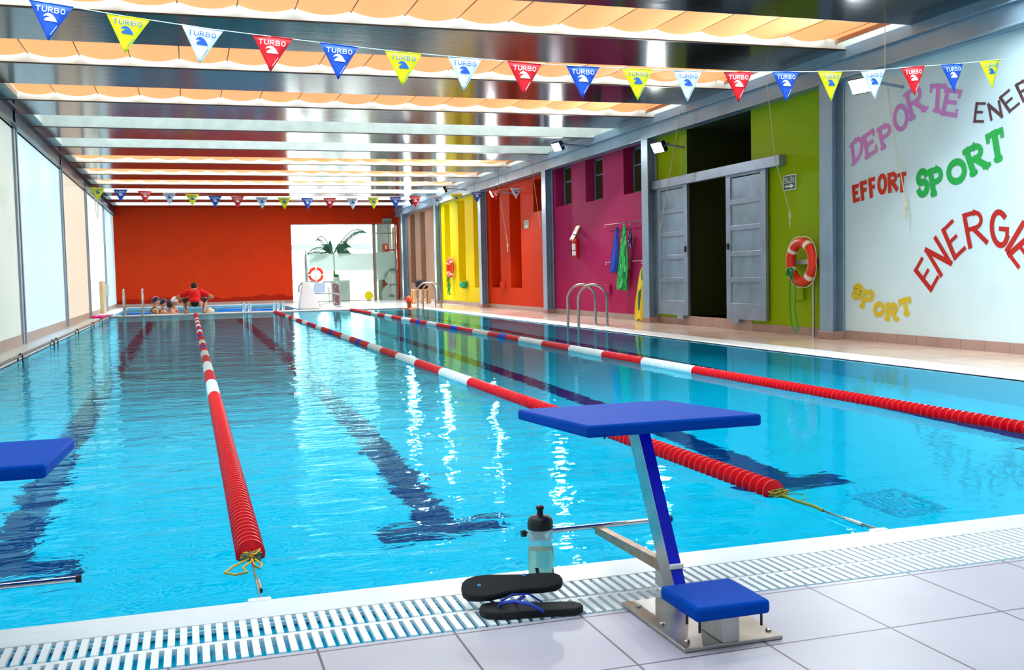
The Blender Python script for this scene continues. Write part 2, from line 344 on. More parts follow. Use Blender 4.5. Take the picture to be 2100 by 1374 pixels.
# ------------------------------------------------------------------ far wall with the opening, back wall behind the camera
YF = SY(33.0); DX0, DX1, DZ = SX(3.44), SX(7.12), SZ(2.75)
def farwall_mat():
    m = mat('terracotta_plaster', '#c8300c', .75, spec=.1, noise=.08, nscale=2, bump=.15, bscale=40); N, L = nodes_of(m); b = N['Principled BSDF']
    # tide mark of damp with an irregular outline near the floor
    tc = N.new('ShaderNodeTexCoord'); sp = N.new('ShaderNodeSeparateXYZ'); L.new(tc.outputs['Object'], sp.inputs[0])
    n = N.new('ShaderNodeTexNoise'); n.inputs['Scale'].default_value = 2.2; n.inputs['Detail'].default_value = 4; L.new(tc.outputs['Object'], n.inputs['Vector'])
    a = N.new('ShaderNodeMath'); a.operation = 'MULTIPLY_ADD'; L.new(n.outputs['Fac'], a.inputs[0]); a.inputs[1].default_value = -.35; L.new(sp.outputs['Z'], a.inputs[2])
    l = N.new('ShaderNodeMath'); l.operation = 'LESS_THAN'; L.new(a.outputs[0], l.inputs[0]); l.inputs[1].default_value = .12
    mix = N.new('ShaderNodeMix'); mix.data_type = 'RGBA'; L.new(l.outputs[0], mix.inputs['Factor'])
    L.new(b.inputs['Base Color'].links[0].from_socket, mix.inputs['A']); mix.inputs['B'].default_value = hexc('#9a1f0c'); L.new(mix.outputs['Result'], b.inputs['Base Color'])
    return m
b = MB()
b.box((XL, YF, .02), (DX0, YF+.15, ZTOP)); b.box((DX0, YF, DZ), (XW+.1, YF+.15, ZTOP)); b.box((DX1, YF, .02), (XW+.1, YF+.15, DZ))
struct('wall_back', b, farwall_mat(), 'terracotta red end wall with a damp mark low down', 'wall')
b = MB(); b.box((XL, YF-.012, .02), (DX0-.02, YF, .12))
struct('baseboard_back', b, SKIRT, 'tile skirting under the red end wall', 'skirting')
b = MB(); b.box((XL-.1, -7.1, 0), (XW+4, -7, ZTOP))
struct('wall_front', b, WW, 'white wall behind the camera', 'wall')
b = MB(); b.box((XW+3.9, -7, 0), (XW+4, SY(4), ZTOP))

# ------------------------------------------------------------------ ceiling
def ceil_mat():
    m = bpy.data.materials.new('ceiling_metal'); m.use_nodes = True; N, L = nodes_of(m); b = N['Principled BSDF']
    b.inputs['Base Color'].default_value = hexc('#2a3136'); b.inputs['Metallic'].default_value = .85; b.inputs['Roughness'].default_value = .13
    tc = N.new('ShaderNodeTexCoord'); mp = N.new('ShaderNodeMapping'); mp.inputs['Scale'].default_value = (.35, 34, 1); L.new(tc.outputs['Object'], mp.inputs[0])
    n = N.new('ShaderNodeTexNoise'); n.inputs['Scale'].default_value = 1; n.inputs['Detail'].default_value = 3; L.new(mp.outputs[0], n.inputs['Vector'])
    bp = N.new('ShaderNodeBump'); bp.inputs['Strength'].default_value = .32; bp.inputs['Distance'].default_value = .004
    L.new(n.outputs['Fac'], bp.inputs['Height']); L.new(bp.outputs[0], b.inputs['Normal'])
    return m
CEIL = ceil_mat()
edges = [(-7.1)]+[v for f in OPEN_FAR for v in (f-OPEN_LEN, f)]+[YF]
for i in range(0, len(edges), 2):
    ya, yb = edges[i], edges[i+1]
    b = MB(); b.box((XL-.05, ya, CZ), (XW+.05, yb, CZ+.7), 0)
    o = struct('ceiling', b, [CEIL], 'dark reflecting metal ceiling strip '+('at the far end above the red wall' if i == 30 else 'between roof openings, strip %s' % ['behind the camera', 'behind the camera', 'overhead', 'overhead', 'at the top of the picture', 'nearest full strip', 'second full strip', 'third full strip', 'before the first bare opening', 'between the two bare openings', 'beyond the bare openings', 'above the far flag line', 'past the far flag line', 'near the far end', 'next to last', 'last'][i//2]), 'ceiling')
# white reveals of the openings (lining boards standing just inside each opening)
for j, f in enumerate(OPEN_FAR):
    k = j-4; n_ = f-OPEN_LEN; b = MB()
    b.box((XL, f-.035, CZ-.012), (XW, f, CZ+.72)); b.box((XL, n_, CZ+.004), (XW, n_+.02, CZ+.72)); b.box((XW-.03, n_+.02, CZ+.01), (XW+.02, f-.035, CZ+.72)); b.box((XL-.02, n_+.02, CZ+.01), (XL+.25, f-.035, CZ+.72))
    o = struct('trim_%d' % (9+j), b, CONC, 'off white lining board of the roof opening '+['behind the camera', 'behind the camera', 'behind the camera', 'overhead', 'at the top with the nearest orange shade', 'behind the near flags', 'above the far half of the near flags', 'without a shade, nearer one', 'without a shade, farther one', 'first beyond the bare pair', 'second beyond the bare pair', 'third beyond the bare pair', 'first bare one after the farthest orange shade', 'next to last before the red wall', 'last before the red wall'][j], 'roof opening lining')
    d = MB(); d.box((XL, f-.045, CZ-.022), (XW, f-.002, CZ-.012)); d.build('dark_strip', mat('strip_dark_brown', '#2a1c12', .5), o)  # thin dark strip along the bottom of the far board
# orange shades
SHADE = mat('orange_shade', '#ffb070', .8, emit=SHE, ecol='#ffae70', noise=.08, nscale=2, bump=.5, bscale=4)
SEAM = mat('shade_rod', '#6b5a50', .5, .3)
pl = {0: 'nearest the camera, at the top of the picture', 1: 'second from the camera, behind the near flags', 2: 'third from the camera, above the near flags', 5: 'first beyond the two bare openings', 6: 'second beyond the two bare openings', 7: 'farthest from the camera'}
for k in (0, 1, 2, 5, 6, 7):
    f = OPEN_FAR[k+4]; n_ = f-OPEN_LEN+.02; z = CZ+.092
    root = empty('skylight_shade', ((XL+XW)/2, (f+n_)/2, z), label='orange fabric skylight shade '+pl[k], cat='skylight shade', group='orange shades under the roof openings')
    root_inv = Matrix.Translation(-Vector(root.location))
    b = MB(); b.T = root_inv; step = .546; x0 = XL+.25+.006; xs = []
    x = .003*K
    while x-step > x0: x -= step
    segs = [x0]+[x+step*i for i in range(30) if x+step*i < XW-.33]+[XW-.3]
    if segs[-1]-segs[-2] < .12: segs.pop(-2)
    NS = 8
    for xa, xb in zip(segs, segs[1:]):
        vs = []
        for yy in (n_, (n_+f)/2, f-.09):
            for q in range(NS+1):
                t = q/NS; vs.append((xa+(xb-xa)*t, yy, z-.052*(1-(2*t-1)**2)*min(1, (xb-xa)/step)))
        b.add(vs, [(r*(NS+1)+q, r*(NS+1)+q+1, (r+1)*(NS+1)+q+1, (r+1)*(NS+1)+q) for r in range(2) for q in range(NS)])
    b.build('fabric', SHADE, root, smooth=True)
    for xx in segs[1:-1]:
        d = MB(); d.T = root_inv; d.tube([(xx, n_, z+.002), (xx, f-.036, z+.006)], .009, 6); d.build('support_rod', SEAM, root)
    d = MB(); d.T = root_inv; d.box((XW-.3, n_, z-.05), (XW-.285, f-.036, z+.03)); d.build('end_bracket', mat('bracket_tan', '#b58a70', .5, .2), root)
# ------------------------------------------------------------------ lobby behind the glass doors
LY = YF+6.0
b = MB()
WL = mat('lobby_white', '#f2f2ee', .6)
b.box((1.5, YF+.15, -.1), (11.5, LY, .018)); struct('floor', b, mat('lobby_floor', '#e8e2dc', .25), 'pale floor of the lobby behind the glass', 'floor')
b = MB(); b.box((1.4, YF+.15, 0), (1.5, LY, 3.4)); b.box((11.5, YF+.15, 0), (11.6, LY, 3.4)); struct('wall_left', b, WL, 'white side walls of the lobby', 'wall')
b = MB(); b.box((1.4, YF+.15, SZ(2.95)), (11.6, LY, SZ(3.1))); struct('ceiling', b, mat('lobby_ceiling', '#8fa3b2', .4), 'grey blue ceiling of the lobby', 'ceiling')
b = MB(); b.box((1.4, LY, 0), (11.6, LY+.1, 3.4)); struct('window_9', b, mat('lobby_window', '#f4f6f6', .5, emit=LOB), 'bright daylit glazed back wall of the lobby', 'window')
b = MB(); b.box((1.5, LY-.2, 2.05), (9.0, LY-.05, 2.3)); struct('trim_30', b, mat('lobby_rail', '#d2dad6', .5), 'grey green crossbar before the lobby window', 'beam')
area('lobby_added_fill', (6.0, YF+2.5, 2.95), 6, 2, 160, (1, .97, .94))  # added fill lamp that brightens the lobby, not a real fitting
# glazed doors
GLS = mat('clear_glass', '#e8f5f0', .02, trans=1., ior=1.02, spec=.3)
FROST = mat('frosted_film', '#bcd6cc', .6, alpha=.78)
FRM = mat('door_frame_steel', '#9a8f86', .35, .6)
XM = SX(6.3)
def fpt(px, py): q = P(px, py, 1, YF); return q
def gdoor(n, x0, x1, label):
    r = empty('door_%d' % n, ((x0+x1)/2, YF+.06, .02), label=label, cat='glass door'); r['kind'] = 'structure'; T = Matrix.Translation(-Vector(r.location))
    b = MB(); b.T = T; b.box((x0, YF+.055, .03), (x1, YF+.067, DZ)); b.build('pane', GLS, r)
    return r, T
gA, TA = gdoor(3, DX0, XM-.06, 'large fixed glass pane of the lobby front')
gB, TB = gdoor(4, XM+.06, DX1-.08, 'narrow glass door of the lobby front at the right')
b = MB(); b.T = TA; z0, z1 = 1.20, 1.80; b.box((DX0+.6, YF+.045, SZ(1.12)), (XM-.06, YF+.052, SZ(1.72))); b.build('frosted_band', FROST, gA)
b = MB(); b.T = TB; b.box((XM+.06, YF+.045, SZ(1.10)), (DX1-.08, YF+.052, SZ(1.74))); b.build('frosted_band', FROST, gB)
def disc(par, T, px, py, r_, m, name):
    q = fpt(px, py); b = MB(); b.T = T; b.add([(q.x+r_*math.cos(a*.4488), YF+.043, q.z+r_*math.sin(a*.4488)) for a in range(14)], [tuple(range(14))[::1]]); b.build(name, m, par)
for px, py, r_ in ((673, 566, .12), (705, 573, .10), (750, 572, .2), (783, 561, .24), (767, 573, .15)): disc(gA if px < 766 else gB, TA if px < 766 else TB, px, py, r_, FROST, 'frosted_dot')
for px, py, r_ in ((806, 568, .33), (806, 604, .42), (811, 545, .3)): disc(gB, TB, px, py, r_, FROST, 'frosted_dot')
YD = mat('yellow_film', '#f4e400', .5); disc(gA, TA, 757, 606, .17, YD, 'yellow_dot')
b = MB(); b.T = TA; q = fpt(753, 588); b.tube([(q.x+.13*math.cos(a*.5), YF+.043, q.z+.13*math.sin(a*.5)) for a in range(10)], .012, 5); b.build('yellow_curl', YD, gA)
b = MB(); b.T = TB
for px, py in ((804, 607),): q = fpt(px, py); b.add([(q.x-.14, YF+.040, q.z-.03), (q.x+.1, YF+.040, q.z-.05), (q.x+.1, YF+.04, q.z+.02), (q.x, YF+.04, q.z+.07), (q.x-.1, YF+.04, q.z+.04)], [(0, 1, 2, 3, 4)])
q = fpt(805, 587); b.add([(q.x-.12, YF+.040, q.z-.08), (q.x-.05, YF+.04, q.z+.0), (q.x+.13, YF+.04, q.z+.06), (q.x-.1, YF+.04, q.z+.05)], [(0, 1, 2, 3)])
b.build('grey_curl', mat('grey_film', '#7d8d88', .5), gB)
b = MB(); b.box((XM-.06, YF+.02, .02), (XM+.05, YF+.11, DZ)); b.box((DX0, YF+.03, .018), (XM, YF+.09, .045)); b.box((DX0, YF+.02, DZ-.03), (DX1, YF+.1, DZ+.02)); b.box((DX1-.09, YF+.02, .02), (DX1-.03, YF+.11, DZ)); b.box((XM+.05, YF+.03, SZ(2.4)), (DX1-.09, YF+.08, SZ(2.425)))
struct('trim_31', b, FRM, 'brown grey metal frame of the glass doors', 'door frame')
b = MB(); b.T = TB; b.tube([(DX1-.33, YF+.0, SZ(1.78)), (DX1-.33, YF+.0, DZ-.05)], .012, 6); b.box((DX1-.5, YF+.0, SZ(1.80)), (DX1-.09, YF+.03, SZ(1.84))); b.build('door_fitting', mat('maroon', '#7a2a20', .5), gB)
# emergency light on the far wall
q = fpt(793, 453); r = empty('emergency_light', (q.x, YF-.04, q.z), label='grey green emergency light box above the glass doors', cat='emergency light')
b = MB(); b.box((-.17, -.04, -.08), (.17, .04, .09)); b.build('housing', mat('em_grey', '#8d9b94', .5), r, bevel=.01)
b = MB(); b.box((-.14, -.045, -.07), (.14, -.04, -.0)); b.build('diffuser', mat('em_green', '#4f7f70', .4), r)
# things in the lobby
ax_, ay_ = P(683, 520, 1, YF+1.5).x, YF+1.5
r = empty('potted_palm', (ax_, ay_, .02), label='palm with arching green fronds in a pot behind the glass', cat='plant')
b = MB(); b.lathe([(.0, 0), (.22, 0), (.28, .5), (.30, .52), (.26, .52), (.25, .48), (0, .47)], 20); b.build('pot', mat('pot_white', '#e6e6e0', .5), r, smooth=True)
b = MB(); b.tube([(0, 0, .45), (.03, 0, 1.2), (.02, 0, 1.75)], [.05, .035, .03], 8); b.build('trunk', mat('palm_trunk', '#7a6450', .8), r, smooth=True)
LEAF = mat('palm_leaf', '#3f7058', .6)
for ang, ln, hgt, dr in ((165, 1.1, .45, .55), (150, .7, .75, .2), (15, 1.35, .95, .1), (35, .8, .6, .3), (190, .9, .2, .5), (100, .6, .6, .2), (-20, .7, .35, .35), (230, .6, .5, .3)):
    b = MB(); a = math.radians(ang); dx, dy = math.cos(a), math.sin(a)*.5; spine = []
    for i in range(13):
        t = i/12; spine.append(Vector((dx*ln*t, dy*ln*t, 1.75+hgt*math.sin(t*2.0)*1.05-dr*t*t)))
    b.tube(spine, .02, 5)
    for i in [v*.5 for v in range(5, 25)]:
        t = i/12; L_ = .46*math.sin(math.pi*min(1, t*.9+.08))
        for s in (-1, 1):
            p = spine[int(i)].lerp(spine[min(12, int(i)+1)], i-int(i)); e = p+Vector((dx*.12-dy*s*.5*L_*.4, dy*.12+dx*s*L_*.5, -L_*.75)); q_ = (p+e)/2+Vector((.02, 0, .018)); b.add([p, q_, e, (p+e)/2+Vector((-.02, 0, .0))], [(0, 1, 2, 3)])
    b.build('frond', LEAF, r)
q = P(691, 567, 1, YF+.9); r = empty('potted_plant', (q.x, YF+.9, q.z-.12), label='small bright green plant on a white stand behind the glass', cat='plant')
b = MB()
for i in range(16):
    a = i*2.4; b.tube([(0, 0, .05), (.07*math.cos(a), .07*math.sin(a), .16+.05*math.sin(i)), (.17*math.cos(a), .17*math.sin(a), .2+.08*math.cos(i*1.7))], [.016, .014, .003], 5)
b.build('leaves', mat('leaf_bright', '#2f9a50', .6), r)
b = MB(); b.lathe([(0, -.02), (.1, -.02), (.13, .1), (0, .1)], 14); b.build('pot', MATS['pot_white'], r)
b = MB(); b.box((q.x-.25, YF+.7, .02), (q.x+.45, YF+1.15, q.z-.14)); tag(b.build('display_stand', mat('stand_white', '#e9e9e6', .5), bevel=.01), 'white stand behind the glass carrying the small green plant', 'stand')
b = MB(); q0, q1 = P(773, 470, 1, YF+1.2), P(803, 604, 1, YF+1.2); b.box((q0.x, YF+1.2, .02), (q1.x+.05, YF+1.6, SZ(2.8))); struct('column', b, mat('lobby_pillar', '#a8b5a6', .6), 'pale grey green pillar inside the lobby', 'pillar')
b = MB(); q = P(791, 508, 1, YF+1.19); b.box((q.x-.11, YF+1.17, q.z-.15), (q.x+.11, YF+1.198, q.z+.15)); r = b.build('fire_sign', mat('fire_red', '#d04020', .5)); tag(r, 'red square fire sign with a cream mark on the lobby pillar', 'sign')
d = MB(); d.box((q.x-.015, YF+1.166, q.z-.07), (q.x+.02, YF+1.171, q.z+.09)); d.build('pictogram', mat('cream', '#f4ead0', .5), r)
b = MB(); b.box((P(805, 480, 1, YF+1.6).x, YF+1.7, .02), (P(813, 480, 1, YF+1.6).x, YF+1.9, SZ(2.7))); tag(b.build('cupboard', mat('lobby_brown', '#9c7f6a', .6)), 'brown panel beside the lobby pillar', 'cupboard')
for px, lab in ((793, 'left'), (818, 'right')):
    q = P(px, 562, 1, YF+1.0); b = MB(); b.box((q.x-.13, YF+.9, .02), (q.x+.13, YF+1.1, .45)); b.box((q.x-.13, YF+1.1, .45), (q.x+.13, YF+1.16, q.z+.15)); b.box((q.x-.13, YF+.9, .45), (q.x+.13, YF+1.1, .5))
    tag(b.build('lobby_chair', mat('chair_red', '#8a2a24', .6), bevel=.01), lab+' dark red chair behind the frosted dots', 'chair')

# ------------------------------------------------------------------ pool lift, ring on stand, stool, ladders
TW = mat('tube_pale', '#8f9aa2', .35, .3); LW = mat('lift_white', '#e3e7ec', .4)
YLf = 26.3
r = empty('pool_lift', (P(633, 634, 1, YLf).x, YLf, .02), label='white pool lift with tall grey mast, seat and tubular frame', cat='pool lift'); T = Matrix.Translation(-Vector(r.location))
def L(px, py, dy=0.): q = P(px, py, 1, YLf+dy); return Vector((q.x, YLf+dy, max(q.z, .02)))
b = MB(); b.T = T; a_, b_, c2, d2 = L(611, 634), L(657, 634), L(634, 578), L(619, 580)
b.prism([(a_.x, .02), (b_.x, .02), (c2.x, c2.z), (d2.x, d2.z)], YLf-.12, YLf+.16, ax=1); b.build('base_cover', LW, r, bevel=.03, segs=3)
b = MB(); b.T = T; m0, m1 = L(630, 612, .25), L(626.5, 513, .25)
b.tube([(m0.x+.02, YLf+.25, .02), (m0.x, YLf+.25, m1.z-.3), (m1.x, YLf+.25, m1.z)], [.05, .045, .015], 12); b.build('mast', mat('mast_grey', '#93a8a8', .35, .3), r, smooth=True)
b = MB(); b.T = T; s0, s1 = L(640, 604, .1), L(672, 603, .1); t0, t1 = L(646, 579, .3), L(668, 579, .3)
b.add([s0, s1, s1+Vector((-.02, .3, .02)), s0+Vector((.03, .3, .02)), s0+Vector((0, 0, .04)), s1+Vector((0, 0, .04)), s1+Vector((-.02, .3, .06)), s0+Vector((.03, .3, .06))], [(0,3,2,1), (4,5,6,7), (0,1,5,4), (1,2,6,5), (2,3,7,6), (3,0,4,7)]); b.build('seat', mat('lift_seat', '#b9cbe2', .4), r, bevel=.012)
b = MB(); b.T = T; b.add([s0+Vector((.03, .25, .04)), s1+Vector((-.02, .25, .04)), t1, t0, s0+Vector((.03, .31, .04)), s1+Vector((-.02, .31, .04)), t1+Vector((0, .05, 0)), t0+Vector((0, .05, 0))], [(0,1,2,3), (7,6,5,4), (0,4,5,1), (1,5,6,2), (2,6,7,3), (3,7,4,0)]); b.build('backrest', MATS['lift_seat'], r, bevel=.02)
b = MB(); b.T = T
b.tube([L(640, 602), L(692, 602), L(695, 604)], .018, 8); b.tube([L(645, 604), L(645, 618), L(634, 619), L(634, 625)], .016, 8); b.tube([L(638, 604), L(637, 618)], .016, 8); b.tube([L(662, 578), L(688, 578), L(695, 583), L(697, 600), L(697, 627)], .022, 8); b.tube([L(634, 620), L(655, 621), L(656, 630)], .02, 8); b.tube([L(655, 626), L(672, 621), L(686, 620), L(687, 628)], .014, 8)
b.tube([L(613, 600, .1), L(613, 588, .1), L(618, 580, .1), L(630, 578, .1), L(650, 578, .1)], .022, 8); b.tube([L(690, 629), L(702, 629)], .015, 6); b.build('tube_frame', TW, r, smooth=True)
# ------------------------------------------------------------------ stroke lettering
def arc(cx, cy, rx, ry, a0, a1, n=9):
    return [(cx+rx*math.cos(math.radians(a0+(a1-a0)*i/n)), cy+ry*math.sin(math.radians(a0+(a1-a0)*i/n))) for i in range(n+1)]
G = {
 'T': [(1, [(.5, 1), (.5, 0)]), (.75, [(0, 1), (1, 1)])],
 'U': [(1, [(0, 1), (0, .35)]+arc(.5, .35, .5, .35, 180, 360)+[(1, 1)])],
 'R': [(1, [(0, 0), (0, 1)]), (.8, [(0, 1), (.55, 1)]+arc(.55, .76, .4, .24, 90, -90)+[(0, .52)]), (.9, [(.4, .5), (1, 0)])],
 'P': [(1, [(0, 0), (0, 1)]), (.8, [(0, 1), (.55, 1)]+arc(.55, .74, .42, .26, 90, -90)+[(0, .48)])],
 'B': [(1, [(0, 0), (0, 1)]), (.8, [(0, 1), (.55, 1)]+arc(.55, .77, .35, .23, 90, -90)+[(.1, .54)]), (.8, [(.1, .54), (.6, .54)]+arc(.6, .27, .4, .27, 90, -90)+[(0, 0)])],
 'O': [(.9, arc(.5, .5, .5, .5, 0, 360, 20))],
 'D': [(1, [(0, 0), (0, 1)]), (.85, [(0, 1), (.35, 1)]+arc(.35, .5, .6, .5, 90, -90, 12)+[(0, 0)])],
 'E': [(1, [(0, 0), (0, 1)]), (.75, [(0, 1), (.95, 1)]), (.7, [(0, .52), (.75, .52)]), (.75, [(0, 0), (1, 0)])],
 'F': [(1, [(0, 0), (0, 1)]), (.8, [(0, 1), (1, 1)]), (.8, [(0, .52), (.8, .52)])],
 'S': [(.95, arc(.5, .74, .45, .26, 20, 250, 12)[:-1]+arc(.5, .27, .47, .27, 75, -160, 12))],
 'N': [(.9, [(0, 0), (0, 1)]), (1, [(0, 1), (1, 0)]), (.9, [(1, 0), (1, 1)])],
 'G': [(1, arc(.5, .5, .5, .5, 50, 330, 18)), (.8, [(.93, .27), (.97, .5), (.55, .5)])],
 'I': [(1, [(.5, 0), (.5, 1)])],
 'L': [(1, [(0, 1), (0, 0)]), (.8, [(0, 0), (1, 0)])],
 'A': [(1, [(0, 0), (.5, 1), (1, 0)]), (.7, [(.2, .36), (.8, .36)])],
}
SERIF = {'T': [(.5, 0)], 'R': [(0, 0), (0, 1), (1, 0)], 'P': [(0, 0), (0, 1)], 'D': [(0, 0), (0, 1)], 'E': [(0, 0), (0, 1)]}
TICK = {'T': [(0, 1), (1, 1)], 'E': [(.95, 1), (1, 0)], 'S': []}
def glyph(mb, ch, O_, U, V, wd, nrm, serif=False, round_=True, mi=0):
    """flat ribbon glyph in the frame O_ + u*U + v*V; wd = stroke width in metres; nrm = offset vector"""
    O_, U, V, nrm = Vector(O_), Vector(U), Vector(V), Vector(nrm)
    strokes = [(w_, p) for w_, p in G[ch]]
    if serif:
        for (u, v) in SERIF.get(ch, []): strokes.append((.55, [(u-.2, v), (u+.2, v)]))
        for (u, v) in TICK.get(ch, []): strokes.append((.6, [(u, v), (u, v-.2 if v > .5 else v+.2)]))
    n = nrm.normalized(); lay = 0
    for w_, pts in strokes:
        q = [O_+U*u+V*v+nrm for u, v in pts]; h = wd*w_/2
        closed = (Vector(pts[0])-Vector(pts[-1])).length < 1e-4
        left, right = [], []
        for i, p in enumerate(q):
            a = q[i-1] if i else (q[-2] if closed else None); c = q[i+1] if i < len(q)-1 else (q[1] if closed else None)
            d = Vector((0, 0, 0))
            if a is not None: d += (p-a).normalized()
            if c is not None: d += (c-p).normalized()
            if d.length < .3: d = ((c or p)-(a if a is not None else p))
            d.normalize(); s = n.cross(d); k = 1
            if a is not None and c is not None:
                cs = s.dot(n.cross((p-a).normalized())); k = 1/max(cs, .6)
            ext = Vector((0, 0, 0))
            if a is None: ext = -d*h*.9
            if c is None: ext = d*h*.9
            left.append(p+s*h*k+ext); right.append(p-s*h*k+ext)
        off = n*(.0002*lay); lay += 1
        m = len(q); mb.add([tuple(p+off) for p in left+right], [(i, i+1, m+i+1, m+i) for i in range(m-1)], mi)

def wall_word(name_label, col, wd, letters, serif=False):
    """letters: (char, BL, BR, TL) in pixels of the zoomed wall crop -> painted on the right wall"""
    f = lambda p: P(1700+p[0]*.46566, 80+p[1]*.46566, 0, XW)
    m = mat('paint_'+col, col, .6)
    root = empty('painted_word', f(letters[0][1]), label=name_label, cat='painted word', group='words painted on the white wall')
    for ch, bl, br, tl in letters:
        O_, U, V = f(bl), f(br)-f(bl), f(tl)-f(bl)
        b = MB(); b.T = Matrix.Translation(-Vector(root.location)); glyph(b, ch, O_, U, V, wd, (-.004, 0, 0), serif); b.build('letter', m, root)
wall_word('big purple painted word DEPORTE curving upward, topmost on the white wall', '#cf86cc', .062, [('D', (112,545), (152,500), (103,465)), ('E', (170,518), (210,490), (157,430)), ('P', (240,478), (282,452), (222,398)),
    ('O', (300,412), (352,375), (282,318)), ('R', (368,347), (424,310), (343,242)), ('T', (445,313), (507,315), (452,208)), ('E', (503,326), (560,336), (525,226))], True)
wall_word('small red painted word EFFORT near the grey column', '#cc2f14', .06, [('E', (113,712), (133,706), (109,652)), ('F', (149,702), (168,697), (144,636)), ('F', (187,690), (205,684), (181,622)),
    ('O', (222,680), (252,670), (219,608)), ('R', (269,668), (299,660), (266,600)), ('T', (309,668), (336,662), (309,600))])
wall_word('big green painted word SPORT in bold serif letters', '#0fa848', .078, [('S', (397,690), (436,676), (391,592)), ('P', (462,680), (505,664), (448,584)), ('O', (536,638), (604,612), (522,556)), ('R', (638,590), (696,558), (606,494)), ('T', (716,540), (778,514), (698,430))], True)
wall_word('dark plum painted word at the top right of the wall, cut by the frame', '#57343f', .034, [('E', (642,362), (680,363), (652,284)), ('N', (716,354), (762,340), (704,290)), ('E', (797,318), (838,284), (756,258)), ('R', (858,272), (905,245), (826,203)),
    ('G', (925,205), (985,175), (898,130)), ('I', (995,165), (1030,140), (968,90)), ('E', (1050,130), (1100,105), (1030,45))])
wall_word('largest painted word ENERGIE in dark red letters arched at mid height', '#b81a10', .056, [('E', (450,1103), (480,1050), (383,1018)), ('N', (494,1038), (536,986), (430,930)), ('E', (556,962), (598,922), (505,842)),
    ('R', (622,912), (694,892), (597,778)), ('G', (722,905), (792,912), (715,760)), ('I', (764,915), (810,942), (832,800)), ('E', (795,948), (835,1002), (880,872))])
wall_word('yellow painted word SPORT sagging low on the white wall', '#d8c02c', .07, [('S', (104,1134), (138,1142), (116,1085)), ('P', (147,1176), (184,1180), (163,1114)), ('O', (200,1212), (238,1216), (205,1165)), ('R', (258,1232), (298,1234), (262,1172)), ('T', (322,1214), (366,1204), (312,1156))], True)

# ------------------------------------------------------------------ flags
EMB = [(0,.28),(.05,.38),(.12,.46),(.22,.52),(.38,.55),(.52,.53),(.64,.47),(.76,.36),(.88,.2),(1,0),(.6,0),(.14,0),(.08,.08),(.2,.2),(.33,.27),(.46,.27),(.38,.34),(.24,.36),(.1,.33)]
FW, FH = .30, .255
FC = {'blue': ('#0d4fc4', '#d8ecff'), 'yellow': ('#e6f000', '#135cb8'), 'white': ('#d6f0fa', '#1450b8'), 'red': ('#e00a22', '#ffffff')}
def flag_proto(col):
    base, ink = FC[col]
    root = empty('pennant_flag', (0, 0, 0), label='-', cat='flag')
    b = MB(); n = 6; vs = []
    for i in range(n+1):
        t = i/n; hw = FW/2*(1-t)+.002
        for j in range(5):
            u = -1+j/2; vs.append((u*hw, -.006*math.sin(t*3)*(1-u*u), -FH*t))
    b.add(vs, [(i*5+j, i*5+j+1, (i+1)*5+j+1, (i+1)*5+j) for i in range(n) for j in range(4)])
    fm = mat('flag_'+col, base, .55, emit=0.0)
    fl = b.build('cloth', fm, root, smooth=True); so = fl.modifiers.new('thick', 'SOLIDIFY'); so.thickness = .0016; so.offset = 1
    b = MB(); b.tube([(-FW/2-.004, 0, .001), (FW/2+.004, 0, .001)], .0035, 6); b.build('hem', fm, root)
    im = mat('flag_ink_'+col, ink, .5)
    b = MB(); wch = .030; x = -.103
    for ch in 'TURBO':
        glyph(b, ch, (x+.004, -.0095, -.060), (wch*.93, 0, 0), (0, 0, .031), .0066, (0, -.0005, 0)); x += .0425
    b.build('lettering', im, root)
    b = MB(); s = .098
    b.add([(-.047+u*s, -.0095, -.122+v*s) for u, v in EMB], [tuple(range(len(EMB)))[::-1]])
    b.build('wave_emblem', im, root)
    b = MB(); b.add([(.010, -.0095, -.212), (.013, -.0095, -.214), (.052, -.0095, -.150), (.049, -.0095, -.148)], [(0, 1, 2, 3)]); b.build('side_lettering', im, root)
    return root
PROT = {c: flag_proto(c) for c in FC}
used = set()
def place_flag(col, loc, yaw, roll, label, group, scale=1.):
    p = PROT[col]
    if col not in used: used.add(col); r = p
    else:
        r = p.copy(); COL.objects.link(r)
        for ch in p.children:
            c_ = ch.copy(); COL.objects.link(c_); c_.parent = r
    r.location = loc; r.rotation_euler = (0, roll, yaw); tag(r, label, 'flag', group); return r
YN = 4.95
nearf = [('blue', (60,0), (150,15)), ('yellow', (218,27), (307,42)), ('white', (373,51), (457,64)), ('red', (518,70), (599,81)), ('blue', (657,88), (735,97)), ('yellow', (790,104), (864,111)), ('white', (919,115), (987,122)),
  ('red', (1041,126), (1110,132)), ('blue', (1162,134), (1228,139)), ('yellow', (1276,140), (1338,143)), ('white', (1382,144), (1438,147)), ('red', (1485,147), (1542,149)), ('blue', (1584,147), (1638,148)), ('yellow', (1677,147), (1728,147)),
  ('white', (1766,146), (1814,143)), ('red', (1848,139), (1895,136)), ('blue', (1930,134), (1975,130)), ('yellow', (2008,127), (2052,122))]
words = ['at the far left end of the near flag line', 'between the leftmost blue and a white one on the near line', 'third from the left end of the near flag line', 'leftmost red one on the near flag line', 'second blue one from the left on the near line', 'second yellow one from the left on the near line',
 'second white one from the left on the near line', 'second red one from the left on the near line', 'third blue one from the left, near the middle of the near line', 'third yellow one from the left on the near line', 'third white one from the left on the near line', 'third red one from the left, before the green wall on the near line',
 'before the top of the green wall on the near line', 'just left of the dazzling floodlight', 'lost in the glare before the nearest floodlight', 'just right of the dazzling floodlight', 'before the purple word on the white wall', 'at the right end of the near line by the wall']
cord = []
